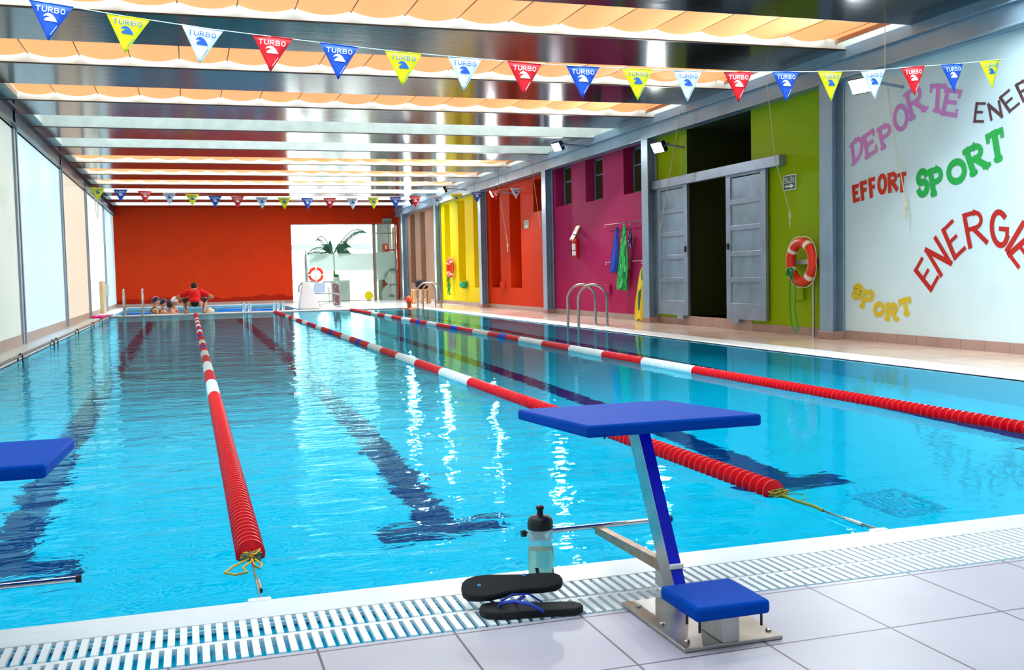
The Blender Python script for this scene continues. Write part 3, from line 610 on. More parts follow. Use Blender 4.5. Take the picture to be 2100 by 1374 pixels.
for (c_n, a, b_), wd_ in zip(nearf, words):
    A, B = P(a[0], a[1], 1, YN), P(b_[0], b_[1], 1, YN); m_ = (A+B)/2
    wdt = (B-A).length; yaw = math.acos(min(1, wdt/FW))*(1 if a[0] > 1200 else 1)
    roll = -math.atan2(B.z-A.z, B.x-A.x)
    fo = place_flag(c_n, m_, random.uniform(-.06, .06), roll, c_n+' pennant, '+wd_, 'pennants on the near flag line'); fo.scale.x = wdt/FW; cord.append(m_+Vector((0, 0, .001)))
b = MB(); A0 = P(-120, -36, 1, YN); b.tube([(XL, YN, A0.z+.35)]+[A0]+cord+[P(2062, 121, 1, YN), (XW, YN, cord[-1].z+.03)], .003, 6)
tag(b.build('flag_cord', mat('cord_white', '#cfe6ea', .6)), 'thin white cord carrying the near line of pennants', 'cord')
YFL = 19.9
farf = [('yellow', 200, 385), ('blue', 247, 389), ('red', 297, 392), ('white', 347, 395), ('yellow', 394, 398), ('blue', 441, 402), ('red', 487, 403), ('white', 537, 404), ('yellow', 583, 405), ('blue', 630, 406), ('red', 676, 406), ('white', 723, 406),
  ('yellow', 766, 405), ('blue', 811, 404), ('red', 852, 402.5), ('white', 896, 401.5), ('yellow', 936, 397), ('blue', 978, 393), ('red', 1016, 390), ('white', 1058, 386)]
fw = ['at the left end of the far flag line', 'leftmost blue one on the far line', 'leftmost red one on the far line', 'leftmost white one on the far line', 'second yellow one from the left on the far line', 'second blue one from the left on the far line', 'second red one from the left on the far line',
 'second white one from the left on the far line', 'before the left edge of the glass door opening', 'above the palm side of the glass doors', 'third red one from the left on the far line', 'third white one from the left on the far line', 'fourth yellow one from the left on the far line', 'before the right edge of the red wall',
 'before the taupe wall', 'just left of the yellow wall', 'before the yellow wall', 'between yellow and orange walls', 'beside the small floodlight on the orange wall', 'at the right end of the far line before the orange wall']
cord = []
for (c_n, x, y), wd_ in zip(farf, fw):
    m_ = P(x, y, 1, YFL); place_flag(c_n, m_, random.uniform(-.35, .35), 0, 'small '+c_n+' pennant, '+wd_, 'pennants on the far flag line'); cord.append(m_)
b = MB(); b.tube([(XL, YFL, cord[0].z+.06)]+cord+[(XW, YFL, cord[-1].z+.03)], .003, 6); tag(b.build('flag_cord', MATS['cord_white']), 'thin white cord carrying the far line of pennants', 'cord')
# slack loop of the far cord at the left wall
b = MB(); q = P(193, 392, 0, XL+.08); b.tube([q+Vector((0, 0, 0)), q+Vector((.02, -.1, -.45)), q+Vector((.05, .05, -.72)), q+Vector((.06, .25, -.5)), q+Vector((.03, .3, 0))], .012, 6)
tag(b.build('hanging_strap', mat('strap_pale', '#d5cfc8', .6)), 'pale slack strap hanging at the top of the left wall', 'strap')
# ------------------------------------------------------------------ starting blocks
BLUE = mat('block_blue', '#0046ae', .6, spec=.04, bump=.25, bscale=180, noise=.06, nscale=9)
def S(x, y, z): return Vector((SX(x), SY(y), SZ(z)))
def make_block(ox, label, step):
    base = S(1.12, -.55, .06); root = empty('starting_block', (base.x, base.y, .02), label=label, cat='starting block', group='blue starting blocks')
    T = Matrix.Translation(-Vector((base.x, base.y, .02)))
    def part(mb, name, m, par=root, **k): return mb.build(name, m, par, **k)
    def B_(): b = MB(); b.T = T; return b
    # platform, sloping a little towards the water
    b = B_(); y0, y1 = -.62, -.08
    vs = []
    for (y, zt) in ((y0, .527), (y1, .502)):
        for x in (.887, 1.357):
            vs += [S(x, y, zt), S(x, y, zt-.030)]
    b.add(vs, [(0,2,6,4), (1,5,7,3), (0,1,3,2), (4,6,7,5), (0,4,5,1), (2,3,7,6)]); part(b, 'platform', BLUE, bevel=.008, segs=3)
    # base plate with bolts
    b = B_(); a, c = S(.997, -.895, .06), S(1.24, -.55, .06); b.box((a.x, a.y, .0205), (c.x, c.y, .030)); pl_ = part(b, 'base_plate', BRUSHED, bevel=.002, segs=1)
    for x in (.045, .26):
        for y in (.04, .17, .31):
            if x > .1 and y == .17: continue
            b = B_(); b.lathe([(.007, .030), (.007, .034), (.004, .036)], 10, c=(a.x+x-.02, a.y+y, 0)); part(b, 'bolt', BRUSHED, pl_)
    # slanted post, rectangular tube
    b = B_(); bl, tl = P(1378, 1205, 1, SY(-.60)), P(1319, 893, 1, SY(-.43))
    bl = Vector((SX(1.128), SY(-.60), .03)); tl = Vector((SX(1.090), SY(-.45), SZ(.497)))
    wv, dv = Vector((.033, 0, 0)), Vector((0, .075, 0))
    vs = [bl, bl+wv, bl+wv+dv, bl+dv, tl, tl+wv, tl+wv+dv, tl+dv]
    b.add(vs, [(0,3,2,1), (4,5,6,7), (0,1,5,4), (1,2,6,5), (2,3,7,6), (3,0,4,7)]); post = part(b, 'post', BRUSHED, bevel=.002, segs=1)
    b = B_(); e = Vector((0, -.0015, 0)); b.add([bl+e, bl+wv+e, tl+wv+e, tl+e, bl+e*2, bl+wv+e*2, tl+wv+e*2, tl+e*2], [(0,1,2,3), (7,6,5,4), (0,4,5,1), (1,5,6,2), (2,6,7,3), (3,7,4,0)]); part(b, 'painted_reflection', mat('reflection_blue', '#0a14d8', .25, coat=.4), post)  # blue colour on the front stands in for the step's reflection in steel
    b = B_(); g0 = bl+dv; g1 = bl+dv+(tl-bl)*.45
    b.prism([(bl.y+.07, .03), (bl.y+.16, .03), (g1.y+.0, g1.z)], bl.x+.012, bl.x+.018, ax=0); part(b, 'gusset', BRUSHED)
    # hand grip bar, brace, knob
    yb, zb_ = SY(-.1), SZ(.145); xa, xb = SX(.885), SX(1.36)
    b = B_(); b.tube([(xa+.01, yb, zb_), (xb-.01, yb, zb_)], .0085, 12); bar = part(b, 'grip_bar', CHROME, smooth=True)
    for x in (xa, xb-.014):
        b = B_(); b.tube([(x, yb, zb_), (x+.014, yb, zb_)], .0105, 12); part(b, 'end_cap', BLACK, bar)
    xm = (xa+xb)/2; pe = bl+(tl-bl)*.19+Vector((.016, .06, 0))
    b = B_(); d = Vector((xm, yb, zb_)); up = Vector((0, 0, .032)); sx = Vector((.012, 0, 0))
    b.add([pe-sx, pe+sx, d+sx, d-sx, pe-sx-up, pe+sx-up, d+sx-up*.7, d-sx-up*.7], [(0,1,2,3), (7,6,5,4), (0,4,5,1), (1,5,6,2), (2,6,7,3), (3,7,4,0)]); part(b, 'brace', mat('rusty_steel', '#b08a70', .4, .7, noise=.3, nscale=30))
    # bolts under the platform
    for x, y in ((.96, -.55), (1.27, -.52)):
        b = B_(); p = S(x, y, .5); b.tube([(p.x, p.y, p.z+.0), (p.x, p.y, p.z-.02)], .0025, 6); part(b, 'stud', BLACK)
    if step:
        b = B_(); a0, a1 = S(1.015, -.915, .162), S(1.197, -.735, .130); b.box((a0.x, a0.y, a1.z), (a1.x, a1.y, a0.z)); part(b, 'step', BLUE, bevel=.009, segs=3)
        b = B_(); f = S(1.11, -.895, .06); b.box((f.x-.022, f.y, .030), (f.x+.022, f.y+.11, S(0, 0, .131).z)); part(b, 'step_leg', BRUSHED, bevel=.002, segs=1)
        for x, y in ((1.035, -.89), (1.035, -.83), (1.185, -.895), (1.18, -.76)):
            b = B_(); p = S(x, y, .13); b.tube([(p.x, p.y, p.z+.002), (p.x, p.y, p.z-.032)], .003, 6); part(b, 'stud', BLACK)
        tp = .19; pp = bl+(tl-bl)*tp; b = B_(); b.box((pp.x-.002, pp.y-.012, pp.z-.006), (pp.x+.036, pp.y-.002, pp.z+.008)); part(b, 'white_pad', WHITEPL, bevel=.003)
    for o in [root]: o.location.x += ox
    return root
make_block(0, 'blue topped starting block standing in front, beside the bottle and sandals', True)
make_block(SX(-1.645), 'blue topped starting block cut off by the left edge of the picture', True)

# ------------------------------------------------------------------ bottle and sandals
bx, by, bz = .905, -.21, .021
root = empty('water_bottle', (bx, by, bz), label='clear sports water bottle with black cap standing behind the sandals', cat='bottle')
b = MB(); b.lathe([(.0, 0), (.033, 0), (.0355, .004), (.0355, .030), (.0350, .070), (.0355, .095), (.0345, .112), (.0300, .122), (.0298, .130), (.0345, .137), (.0350, .158), (.0345, .163)], 32)
bd = b.build('bottle_body', mat('bottle_clear', '#d4f2ee', .18, trans=.75, ior=1.15, spec=.4), root, smooth=True)
b = MB(); b.lathe([(0, .003), (.031, .003), (.0325, .03), (.0322, .1), (.030, .106), (0, .107)], 28); b.build('drink', mat('drink_pale', '#a8f2ea', .1, trans=.8, ior=1.33), root, smooth=True)
b = MB(); b.lathe([(.0352, .163), (.0358, .168), (.0358, .180), (.0335, .191), (.026, .198), (.012, .2005), (.0085, .203), (.0085, .215), (.0115, .219), (.0115, .225), (.006, .228), (0, .228)], 32); b.build('cap', BLACK, root, smooth=True)
b = MB()
for a0, a1, wd_ in ((-2.25, -1.95, .005), (-1.15, -.75, .003), (-.95, -.62, .003)):
    n = 8; vs = []
    for i in range(n+1):
        t = i/n; a = a0+(a1-a0)*(t if a0 < -2 else (1-(1-t)**1.5)); h = (.062-.055*t) if a0 < -2 else (.008+.045*t)
        for s in (-1, 1):
            aa = a+s*wd_/.0355; vs.append((.0359*math.cos(aa), .0359*math.sin(aa), h))
    b.add(vs, [(2*i, 2*i+1, 2*i+3, 2*i+2) for i in range(n)])
b.build('printed_stripes', BLACK, root)

SOLE = [(-.135,.0),(-.132,.022),(-.12,.038),(-.095,.045),(-.06,.046),(-.02,.037),(.03,.031),(.08,.033),(.115,.030),(.132,.017),(.137,0),(.132,-.017),(.115,-.030),(.08,-.034),(.03,-.035),(-.02,-.041),(-.06,-.047),(-.095,-.045),(-.12,-.035),(-.132,-.020)]
def sandal(loc, rot, label):
    r = empty('flip_flop', loc, label=label, cat='sandal', rot=rot, group='black flip flops on the grate')
    b = MB(); b.prism([(u*.98, v) for u, v in SOLE], 0, .019); b.build('sole', mat('sole_black', '#10121a', .7, bump=.8, bscale=300), r, bevel=.004, segs=2)
    for sy in (1, -1):
        b = MB(); pts = [(-.085, 0, .017), (-.075, sy*.006, .034), (-.045, sy*.022, .044), (-.005, sy*.034, .040), (.03, sy*.034, .018)]
        for i in range(len(pts)-1):
            pass
        m_ = MB(); vs = []
        for i, p in enumerate(pts):
            wq = [.004, .007, .012, .013, .010][i]
            vs += [(p[0], p[1]-wq*.35, p[2]+.001), (p[0]+wq*.2, p[1]+sy*wq, p[2]-.004)]
        m_.add(vs, [(2*i, 2*i+1, 2*i+3, 2*i+2) for i in range(len(pts)-1)])
        o = m_.build('strap', mat('strap_blue', '#1840b8', .45), r, smooth=True); so = o.modifiers.new('t', 'SOLIDIFY'); so.thickness = .004; so.offset = 0
    for x, y in ((-.085, 0), (.035, -.027)):
        b = MB(); b.lathe([(0, -.0022), (.005, -.002), (.0055, 0)], 12, c=(x, y, 0)); b.build('strap_plug', mat('plug_blue', '#2f7fc0', .5), r)
    return r
sandal((.805, -.415, .0215), (0, 0, -.28), 'lower black flip flop with blue strap lying sole down on the grate')
sandal((.775, -.350, .086), (math.pi+.34, -.05, -.24), 'upper black flip flop turned over, resting on the other one')

# ------------------------------------------------------------------ lane ropes
RED = mat('float_red', '#e0001a', .3); WHT = mat('float_white', '#e8f2f4', .3); BLU = mat('float_blue', '#1238d8', .3)
PAT = [(5.15, 'r'), (6.15, 'w'), (7.15, 'r'), (8.15, 'w'), (9.1, 'r'), (10.0, 'w'), (10.6, 'r'), (10.95, 'b'), (11.5, 'r'), (12.3, 'w'), (13.25, 'r'), (13.7, 'b'), (14.7, 'r'), (15.5, 'w'), (16.05, 'r'), (16.35, 'b'), (16.95, 'r'), (17.8, 'w'), (18.85, 'r'), (19.7, 'w'), (20.6, 'r'), (21.4, 'w'), (24.8, 'r')]
def lane_rope(x, y0, label):
    root = empty('lane_rope', (x, y0, 0), label=label, cat='lane rope', group='red and white lane ropes')
    y = y0; cur = 0
    for yend, c_ in PAT:
        b = MB(); ns = 18 if y < 6 else (12 if y < 12 else 8)
        while y < yend-.03:
            L_ = .052; R = .047
            b.lathe([(.018, y-y0), (.026, y+.004-y0), (R, y+.013-y0), (R, y+.021-y0), (.030, y+.030-y0), (.022, y+.038-y0), (.019, y+.051-y0)], ns, ax=1, c=(0, 0, .012)); y += L_
        if b.v:
            b.build('float_section', {'r': RED, 'w': WHT, 'b': BLU}[c_], root, smooth=True)
    b = MB(); b.tube([(0, -y0+.0, .006), (0, -.02, .01), (0, 25-y0, .01)], .0035, 6); b.build('steel_cable', CHROME, root)
    return root
GOLD = mat('cord_gold', '#d8a52c', .6); GRN = mat('cord_green', '#6f7c14', .6); TEAL = mat('cord_teal', '#1f6f60', .6)
r1 = lane_rope(.158, .47, 'leftmost lane rope, from the left block to the crouching coach')
r2 = lane_rope(2.166, .62, 'middle lane rope passing behind the starting block')
r3 = lane_rope(4.173, -.0+.5, 'rightmost lane rope, nearest the wall with painted words')
def knot(root, pts, r, m, name='tie_cord'):
    b = MB(); b.tube(pts, r, 6); return b.build(name, m, root, smooth=True)
# cord tangles at the near ends
for root, ms, seed in ((r1, (GOLD, TEAL, GOLD), 3), (r2, (GRN, GOLD, GRN), 5)):
    rnd = random.Random(seed); k = 1 if root is r1 else -1
    for q in range(5):
        pts = [(rnd.uniform(-.035, .035), rnd.uniform(-.06, .0), rnd.uniform(.0, .03)) for _ in range(7)]
        out = []
        for i in range(len(pts)-1):
            for t in (0, .33, .66): out.append(tuple(pts[i][c]*(1-t)+pts[i+1][c]*t for c in range(3)))
        knot(root, out, .0028, ms[q % 3])
knot(r1, [(-.01, -.05, .012), (-.06, -.10, .006), (-.085, -.15, .004), (-.055, -.185, .004), (-.02, -.17, .004), (-.03, -.12, .006), (-.0, -.07, .01)], .0035, GOLD, 'loose_loop')
knot(r1, [(.0, -.05, .012), (.005, -.12, .008), (.02, -.15, .006), (.028, -.11, .008), (.01, -.06, .012)], .0035, GOLD, 'loose_loop')
knot(r2, [(0, -.05, .012), (.03, -.08, .02), (.07, -.09, .015), (.05, -.13, .01), (0, -.16, .008)], .0022, GRN, 'loose_loop')
knot(r2, [(0, -.02, .01), (-.005, -.15, .01), (.0, -.26, .012), (-.01, -.33, .012)], .006, GRN, 'wound_cord')
for root, yy, ys in ((r1, (-.20, -.44), .47), (r2, (-.36, -.60), .62)):
    b = MB(); b.tube([(0, yy[0]+.02, .006), (.006, (yy[0]+yy[1])/2-.02, .008), (-.002, yy[1]+.03, .01), (0, -ys+.0, .012)], .0045, 6); b.tube([(.004, (yy[0]+yy[1])/2+.03, .006), (.004, (yy[0]+yy[1])/2-.06, .006)], .0085, 8)
    b.build('turnbuckle', CHROME, root, smooth=True)
    b = MB(); b.box((-.035, -ys-.028, .004), (.028, -ys-.002, .016)); b.build('anchor_cap', WHITEPL, root, bevel=.004, segs=2)
# floor drain in the rightmost part of the pool bottom
b = MB()
z_ = -DEP+.002
for a_, c_ in (((3.30, 1.33), (3.60, 1.36)), ((3.30, 1.70), (3.60, 1.73)), ((3.30, 1.36), (3.33, 1.70)), ((3.57, 1.36), (3.60, 1.70))): b.box((a_[0], a_[1], z_), (c_[0], c_[1], z_+.012))
for q_ in range(6): b.box((3.36+q_*.033, 1.37, z_), (3.368+q_*.033, 1.69, z_+.008))
o = struct('floor', b, mat('drain_blue', '#00b8de', .5), 'square blue drain grating on the pool bottom', 'drain')
# ------------------------------------------------------------------ windows, doors, things on the right wall
GL = mat('dark_glass', '#2c3a18', .08, spec=.6); FR = mat('window_frame', '#6d93a8', .4, .3)
for i, (ya, yb, za, zb) in enumerate([H(15.89, 16.78, 2.22, 3.02), H(14.31, 15.15, 2.2, 3.0), H(12.65, 13.39, 2.2, 3.0)]):
    r = empty('window_%d' % (11+i), (XW+.19, (ya+yb)/2, za), label='high window in the magenta wall, '+['farthest from the camera', 'the middle one', 'nearest, beside the grey column'][i], cat='window'); r['kind'] = 'structure'
    T = Matrix.Translation(-Vector(r.location)); f = MB(); f.T = T; X = XW+.19
    f.box((X, ya, za), (X+.03, ya+.05, zb)); f.box((X, yb-.05, za), (X+.03, yb, zb)); f.box((X, ya, za), (X+.03, yb, za+.05)); f.box((X, ya, zb-.05), (X+.03, yb, zb)); f.box((X, ya, za+.5), (X+.03, yb, za+.53)); f.build('frame', FR, r)
    f = MB(); f.T = T; f.box((X+.012, ya+.05, za+.05), (X+.018, yb-.05, zb-.05)); f.build('pane', GL, r)
    if i: 
        f = MB(); f.T = T; f.prism([(X, za+.06), (X-.13, za+.06), (X, zb-.12)], ya+.06, ya+.09, ax=1); f.build('open_sash', FR, r)
# sliding doors
DOOR = mat('door_steel', '#8f9fb4', .42, .45, noise=.25, nscale=2.5); DOORP = mat('door_panel', '#8aa4b8', .5, .3, noise=.3, nscale=3)
def sliding(y0, y1, n, label):
    xa, xb = XW-.075, XW-.03; z0, z1 = SZ(.205), SZ(2.2)
    r = empty('door_%d' % n, (XW-.05, (y0+y1)/2, z0), label=label, cat='door'); r['kind'] = 'structure'; T = Matrix.Translation(-Vector(r.location))
    f = MB(); f.T = T; fw_ = .13
    f.box((xa, y0, z0), (xb, y0+fw_, z1)); f.box((xa, y1-fw_, z0), (xb, y1, z1)); f.box((xa+.002, y0+fw_, z1-.07), (xb, y1-fw_, z1))
    hh = (z1-z0-.25)/5
    for i in range(5): f.box((xa+.002, y0+fw_, z0+.16+i*hh+(.0 if i else -.16)), (xb, y1-fw_, z0+.16+i*hh+.07))
    f.build('door_frame', DOOR, r, bevel=.003, segs=1)
    for i in range(5):
        f = MB(); f.T = T; f.box((xa+.012, y0+fw_, z0+.23+i*hh), (xb-.01, y1-fw_, z0+.16+(i+1)*hh+.005)); f.build('panel', DOORP, r)
    f = MB(); f.T = T; yh = y0+.06 if n == 1 else y1-.06; f.box((xa-.02, yh-.02, z0+1.0), (xa, yh+.02, z0+1.09)); f.build('lock', BLACK, r, bevel=.003, segs=1)
    f = MB(); f.T = T; yl = y0+.25 if n == 1 else y1-.25; f.box((xa-.01, yl-.1, z0-.055), (xb+.02, yl+.1, z0)); f.build('floor_guide', STEEL, r)
sliding(SY(10.93), SY(11.94), 1, 'left sliding steel door with five panels')
sliding(SY(8.76), SY(9.78), 2, 'right sliding steel door with five panels')
b = MB(); b.box((XW-.10, SY(8.40), SZ(2.17)), (XW, SY(12.14), SZ(2.305))); tag(b.build('door_rail', DOOR, bevel=.004, segs=1), 'grey steel rail above the sliding doors', 'rail')
b = MB(); q = P(1481, 640, 1, SY(10.6)); b.lathe([(.13, 0), (.15, .05), (.15, .42), (.11, .5), (.05, .52), (0, .52)], 18, c=(XW+.75, SY(10.2), SZ(.2)+.001))
tag(b.build('waste_bin', mat('bin_green', '#0f5a2c', .5), smooth=True), 'dark green bin inside the dark doorway', 'bin')

def onw(px, py, off=0.): return P(px, py, 0, XW-off)
# exit signs
SG = mat('sign_green', '#0b5038', .5); SW = mat('sign_white', '#e6efe4', .5)
def wall_sign(y_far, y_near, z0, z1, txt, label, arrow=1):
    r = empty('exit_sign', (XW, (y_far+y_near)/2, z0), label=label, cat='sign'); T = Matrix.Translation(-Vector(r.location))
    b = MB(); b.T = T; b.box((XW-.012, y_near, z0), (XW-.002, y_far, z1)); b.build('board', SW, r)
    zm = z0+(z1-z0)*.5; e = .012
    b = MB(); b.T = T; x = XW-.0135
    b.add([(x,y_near+e,z0+e),(x,y_far-e,z0+e),(x,y_far-e,zm-.004),(x,y_near+e,zm-.004)], [(0,3,2,1)]); b.add([(x,y_near+e,zm+.004),(x,y_far-e,zm+.004),(x,y_far-e,z1-e),(x,y_near+e,z1-e)], [(0,3,2,1)]); b.build('green_field', SG, r)
    W_ = y_far-y_near; n = len(txt)
    b = MB(); b.T = T; lw = (W_-2*e-.03)/n
    for i, ch in enumerate(txt): glyph(b, ch, (x, y_far-e-.018-i*lw, zm+.018), (0, -lw*.62, 0), (0, 0, (z1-zm)-e-.036), .0085, (-.001, 0, 0))
    b.build('lettering', SW, r)
    b = MB(); b.T = T; zc = (z0+zm)/2+.002; ym = (y_far+y_near)/2; a = W_*.36; xx = x-.001
    b.add([(xx, ym+a, zc-.012), (xx, ym-a*.2, zc-.012), (xx, ym-a*.2, zc+.012), (xx, ym+a, zc+.012)], [(0, 1, 2, 3)]); b.add([(xx, ym-a*.2, zc-.032), (xx, ym-a, zc), (xx, ym-a*.2, zc+.032)], [(0, 1, 2)]); b.build('arrow', SW, r)
a, c_ = onw(1608, 362), onw(1634, 390)
wall_sign(a.y, c_.y, SZ(1.853), SZ(2.043), 'SALIDA', 'green and white SALIDA exit sign on the green wall')
a, c_ = onw(1075, 452), onw(1085, 469)
wall_sign(a.y, c_.y, SZ(1.886), SZ(2.06), 'SALIDA', 'small green exit sign on the orange wall')
# life rings
ORG = mat('ring_orange', '#e8340c', .45); RGN = mat('ring_rope_green', '#0f9a4a', .6); RWH = mat('ring_band', '#f3e9e2', .5)
def life_ring(c, R, r_, ax, label, rot=0, bands=(35, 125, 215, 305)):
    """ax: axis along which the ring faces (0: hangs on the right wall, 1: faces the camera)"""
    root = empty('life_ring', c, label=label, cat='life ring')
    def pt(a, rr, d=0):
        u, v = rr*math.cos(a), rr*math.sin(a); return (d, -u, v) if ax == 0 else (u, d, v)
    n = 40; b = MB(); b.tube([pt(2*math.pi*i/n, R) for i in range(n)], r_, 14, closed=True); b.build('ring', ORG, root, smooth=True)
    for k in bands:
        a = math.radians(k+rot); b = MB(); b.tube([pt(a+d, R) for d in (-.12, -.04, .04, .12)], r_*1.04, 14, caps=False); b.build('band', RWH, root, smooth=True)
    b = MB(); pts = []
    for i in range(48):
        a = 2*math.pi*i/48; q = (i % 12)/12; pts.append(pt(a, R+r_+.004+.035*math.sin(math.pi*q), -.0 if ax else -.0))
    b.tube(pts, .005, 5, closed=True); b.build('grab_line', RWH, root)
    return root, pt
c0 = Vector((XW-.16, SY(7.83), SZ(.955)))
ring, pt = life_ring(c0, .245, .062, 0, 'orange life ring on the green wall with tangled green rope', bands=(55, 140, 205, 315))
b = MB()
rnd = random.Random(11); p0 = Vector((-.08, .14, -.12))
for q in range(9):
    pts = []; ph = rnd.uniform(0, 6)
    for i in range(13):
        a = ph+i*.5; pts.append((p0.x+rnd.uniform(-.02, .02), p0.y+.07*math.cos(a)*rnd.uniform(.6, 1.1), p0.z+.06*math.sin(a)*rnd.uniform(.6, 1.1)))
    b.tube(pts, .006, 5)
b.build('rope_bundle', RGN, ring, smooth=True)
b = MB()
b.tube([(-.08, .13, -.16), (-.06, .17, -.3), (-.05, .19, -.55), (-.05, .15, -.80), (-.05, .05, -.885), (-.05, -.01, -.86), (-.05, .02, -.78), (-.05, .08, -.6), (-.05, .06, -.35), (-.06, .08, -.2), (-.08, .12, -.15)], .009, 7); b.build('rope_loop', RGN, ring, smooth=True)
root = empty('ring_stand', (XW-.09, SY(7.75), .02), label='metal post with crossbar holding the orange life ring by the green wall', cat='stand'); T = Matrix.Translation(-Vector(root.location))
b = MB(); b.T = T; b.tube([(XW-.08, SY(7.70), .02), (XW-.08, SY(7.70), SZ(.98))], .018, 10); b.build('post', BRUSHED, root, smooth=True)
b = MB(); b.T = T; b.box((XW-.095, SY(7.42), SZ(.93)), (XW-.005, SY(8.22), SZ(.985))); b.build('crossbar', mat('bar_pale', '#b9c0b4', .4, .4), root)
# ring on the yellow wall
c1 = Vector((XW-.10, (onw(930, 548).y), SZ(1.09)))
ring2, _ = life_ring(c1, .24, .06, 0, 'orange life ring on the yellow wall', bands=(40, 140, 220, 320))
b = MB(); rnd = random.Random(5)
for q in range(7): b.tube([(-.05+rnd.uniform(-.03, .03), .02+rnd.uniform(-.1, .1), -.24-.11*i+rnd.uniform(-.02, .02)) for i in range(6)], .012, 5)
b.build('rope_bundle', RGN, ring2, smooth=True)
b = MB(); rnd = random.Random(9); q0 = onw(951, 584, .06)
for q in range(9): b.tube([(q0.x+rnd.uniform(-.05, .03), q0.y+rnd.uniform(-.32, .32), q0.z+rnd.uniform(-.1, .1)) for i in range(8)], .016, 5)
tag(b.build('rope_coil', mat('rope_mint', '#1fae7c', .6), smooth=True), 'green rope coil hanging on the yellow wall near the life ring', 'rope')
# fire extinguisher with its sign
e0 = onw(1181, 530, .09)
r = empty('fire_extinguisher', e0, label='red fire extinguisher hung on the magenta wall', cat='fire extinguisher')
b = MB(); b.lathe([(0, 0), (.06, .0), (.072, .02), (.072, .33), (.06, .385), (.025, .41), (.018, .44)], 20); b.build('cylinder', mat('ext_red', '#c8101c', .25, coat=.5), r, smooth=True)
b = MB(); b.box((-.02, -.02, .44), (.02, .02, .47)); b.box((-.06, -.012, .47), (.03, .012, .485)); b.tube([(-.02, .02, .45), (-.07, .08, .36), (-.06, .085, .2), (-.06, .08, .08)], .009, 6); b.build('valve_and_hose', BLACK, r)
b = MB()
for z0, z1, a0, a1 in ((.06, .15, 150, 200), (.06, .15, 208, 250), (.17, .29, 160, 245)):
    n = 6; vs = []
    for i in range(n+1):
        a = math.radians(a0+(a1-a0)*i/n); vs += [(.0735*math.cos(a), .0735*math.sin(a), z0), (.0735*math.cos(a), .0735*math.sin(a), z1)]
    b.add(vs, [(2*i, 2*i+2, 2*i+3, 2*i+1) for i in range(n)])
b.build('label', SW, r)
s0 = onw(1186, 476, .0)
r = empty('wall_sign', s0, label='tilted red and cream fire sign projecting above the extinguisher', cat='sign')
b = MB(); b.prism([(-.14, -.17), (-.002, .1), (-.002, .13), (-.15, -.14)], -.1, .1, ax=1); b.build('board', mat('sign_cream', '#efe0b0', .5), r)
b = MB()
for q in (-.075, .015): b.add([(-.146, q, -.150), (-.146, q+.065, -.150), (-.03, q+.065, .07), (-.03, q, .07)], [(0, 1, 2, 3)])
o = b.build('red_pictogram', mat('sign_red', '#d0241a', .5), r); o.location = (-.004, 0, .004)
# towel rails and towels
def rail(y0, y1, z, label):
    r = empty('towel_rail', (XW-.05, (y0+y1)/2, z), label=label, cat='rail'); T = Matrix.Translation(-Vector(r.location))
    b = MB(); b.T = T; b.tube([(XW-.06, y0, z), (XW-.06, y1, z)], .008, 8); b.build('rod', CHROME, r)
    for y in (y0+.04, y1-.04):
        b = MB(); b.T = T; b.tube([(XW-.06, y, z), (XW, y, z+.0)], .008, 8); b.tube([(XW-.06, y, z-.03), (XW-.075, y, z-.05), (XW-.09, y, z-.02)], .006, 6); b.build('bracket', CHROME, r)
rail(SY(13.22), SY(14.1), SZ(1.72), 'upper chrome rail holding the blue and green towels'); rail(SY(12.45), SY(13.08), SZ(1.715), 'upper chrome rail beside the grey column'); rail(SY(12.5), SY(14.1), SZ(1.06), 'lower chrome rail on the magenta wall')
def towel(px_top, px_bot, wtop, wbot, m, label, folds=3, thick=.05, name='towel', x_off=.075):
    A, B = onw(*px_top, x_off), onw(*px_bot, x_off); b = MB(); n = 14; k = 16; vs = []
    for i in range(n+1):
        t = i/n; w_ = wtop+(wbot-wtop)*min(1, t*1.6)**.8; c = A+(B-A)*t
        for j in range(k):
            a = 2*math.pi*j/k; u = math.cos(a); v = math.sin(a)
            fold = .012*math.cos(u*folds*3.1+t*1.5)*(.3+t)
            endz = .035*math.cos(u*5) if i == n else 0
            vs.append((min(c.x+v*thick*.5*(.5+.5*t)+fold, XW-.004), c.y+u*w_/2+.01*math.sin(t*9), c.z+endz))
    b.add(vs, [(i*k+j, (i+1)*k+j, (i+1)*k+(j+1) % k, i*k+(j+1) % k) for i in range(n) for j in range(k)]+[tuple(range(k)), tuple(range(n*k, n*k+k))[::-1]])
    return tag(b.build(name, m, smooth=True), label, 'towel')
def striped(name, c1, c2, c3, sc=9):
    m = mat(name, c1, .9); N, L = nodes_of(m); tc = N.new('ShaderNodeTexCoord'); wv = N.new('ShaderNodeTexNoise'); wv.inputs['Scale'].default_value = sc; wv.inputs['Detail'].default_value = 3
    mp = N.new('ShaderNodeMapping'); mp.inputs['Scale'].default_value = (1, 1, .35); L.new(tc.outputs['Object'], mp.inputs[0]); L.new(mp.outputs[0], wv.inputs[0]); cr = N.new('ShaderNodeValToRGB'); cr.color_ramp.interpolation = 'CONSTANT'
    e = cr.color_ramp.elements; e[0].color = hexc(c1); e[1].position = .52; e[1].color = hexc(c2); x = e.new(.6); x.color = hexc(c3); L.new(wv.outputs['Fac'], cr.inputs[0]); L.new(cr.outputs[0], N['Principled BSDF'].inputs['Base Color']); return m
towel((1266, 465), (1259, 556), .07, .30, mat('towel_blue', '#173fae', .9, bump=.4, bscale=90), 'dark blue towel hanging on the magenta wall')
towel((1281, 463), (1276, 592), .08, .42, striped('towel_green', '#10b850', '#0d6f3c', '#4fd870'), 'long bright green patterned towel hanging on the magenta wall', x_off=.10)
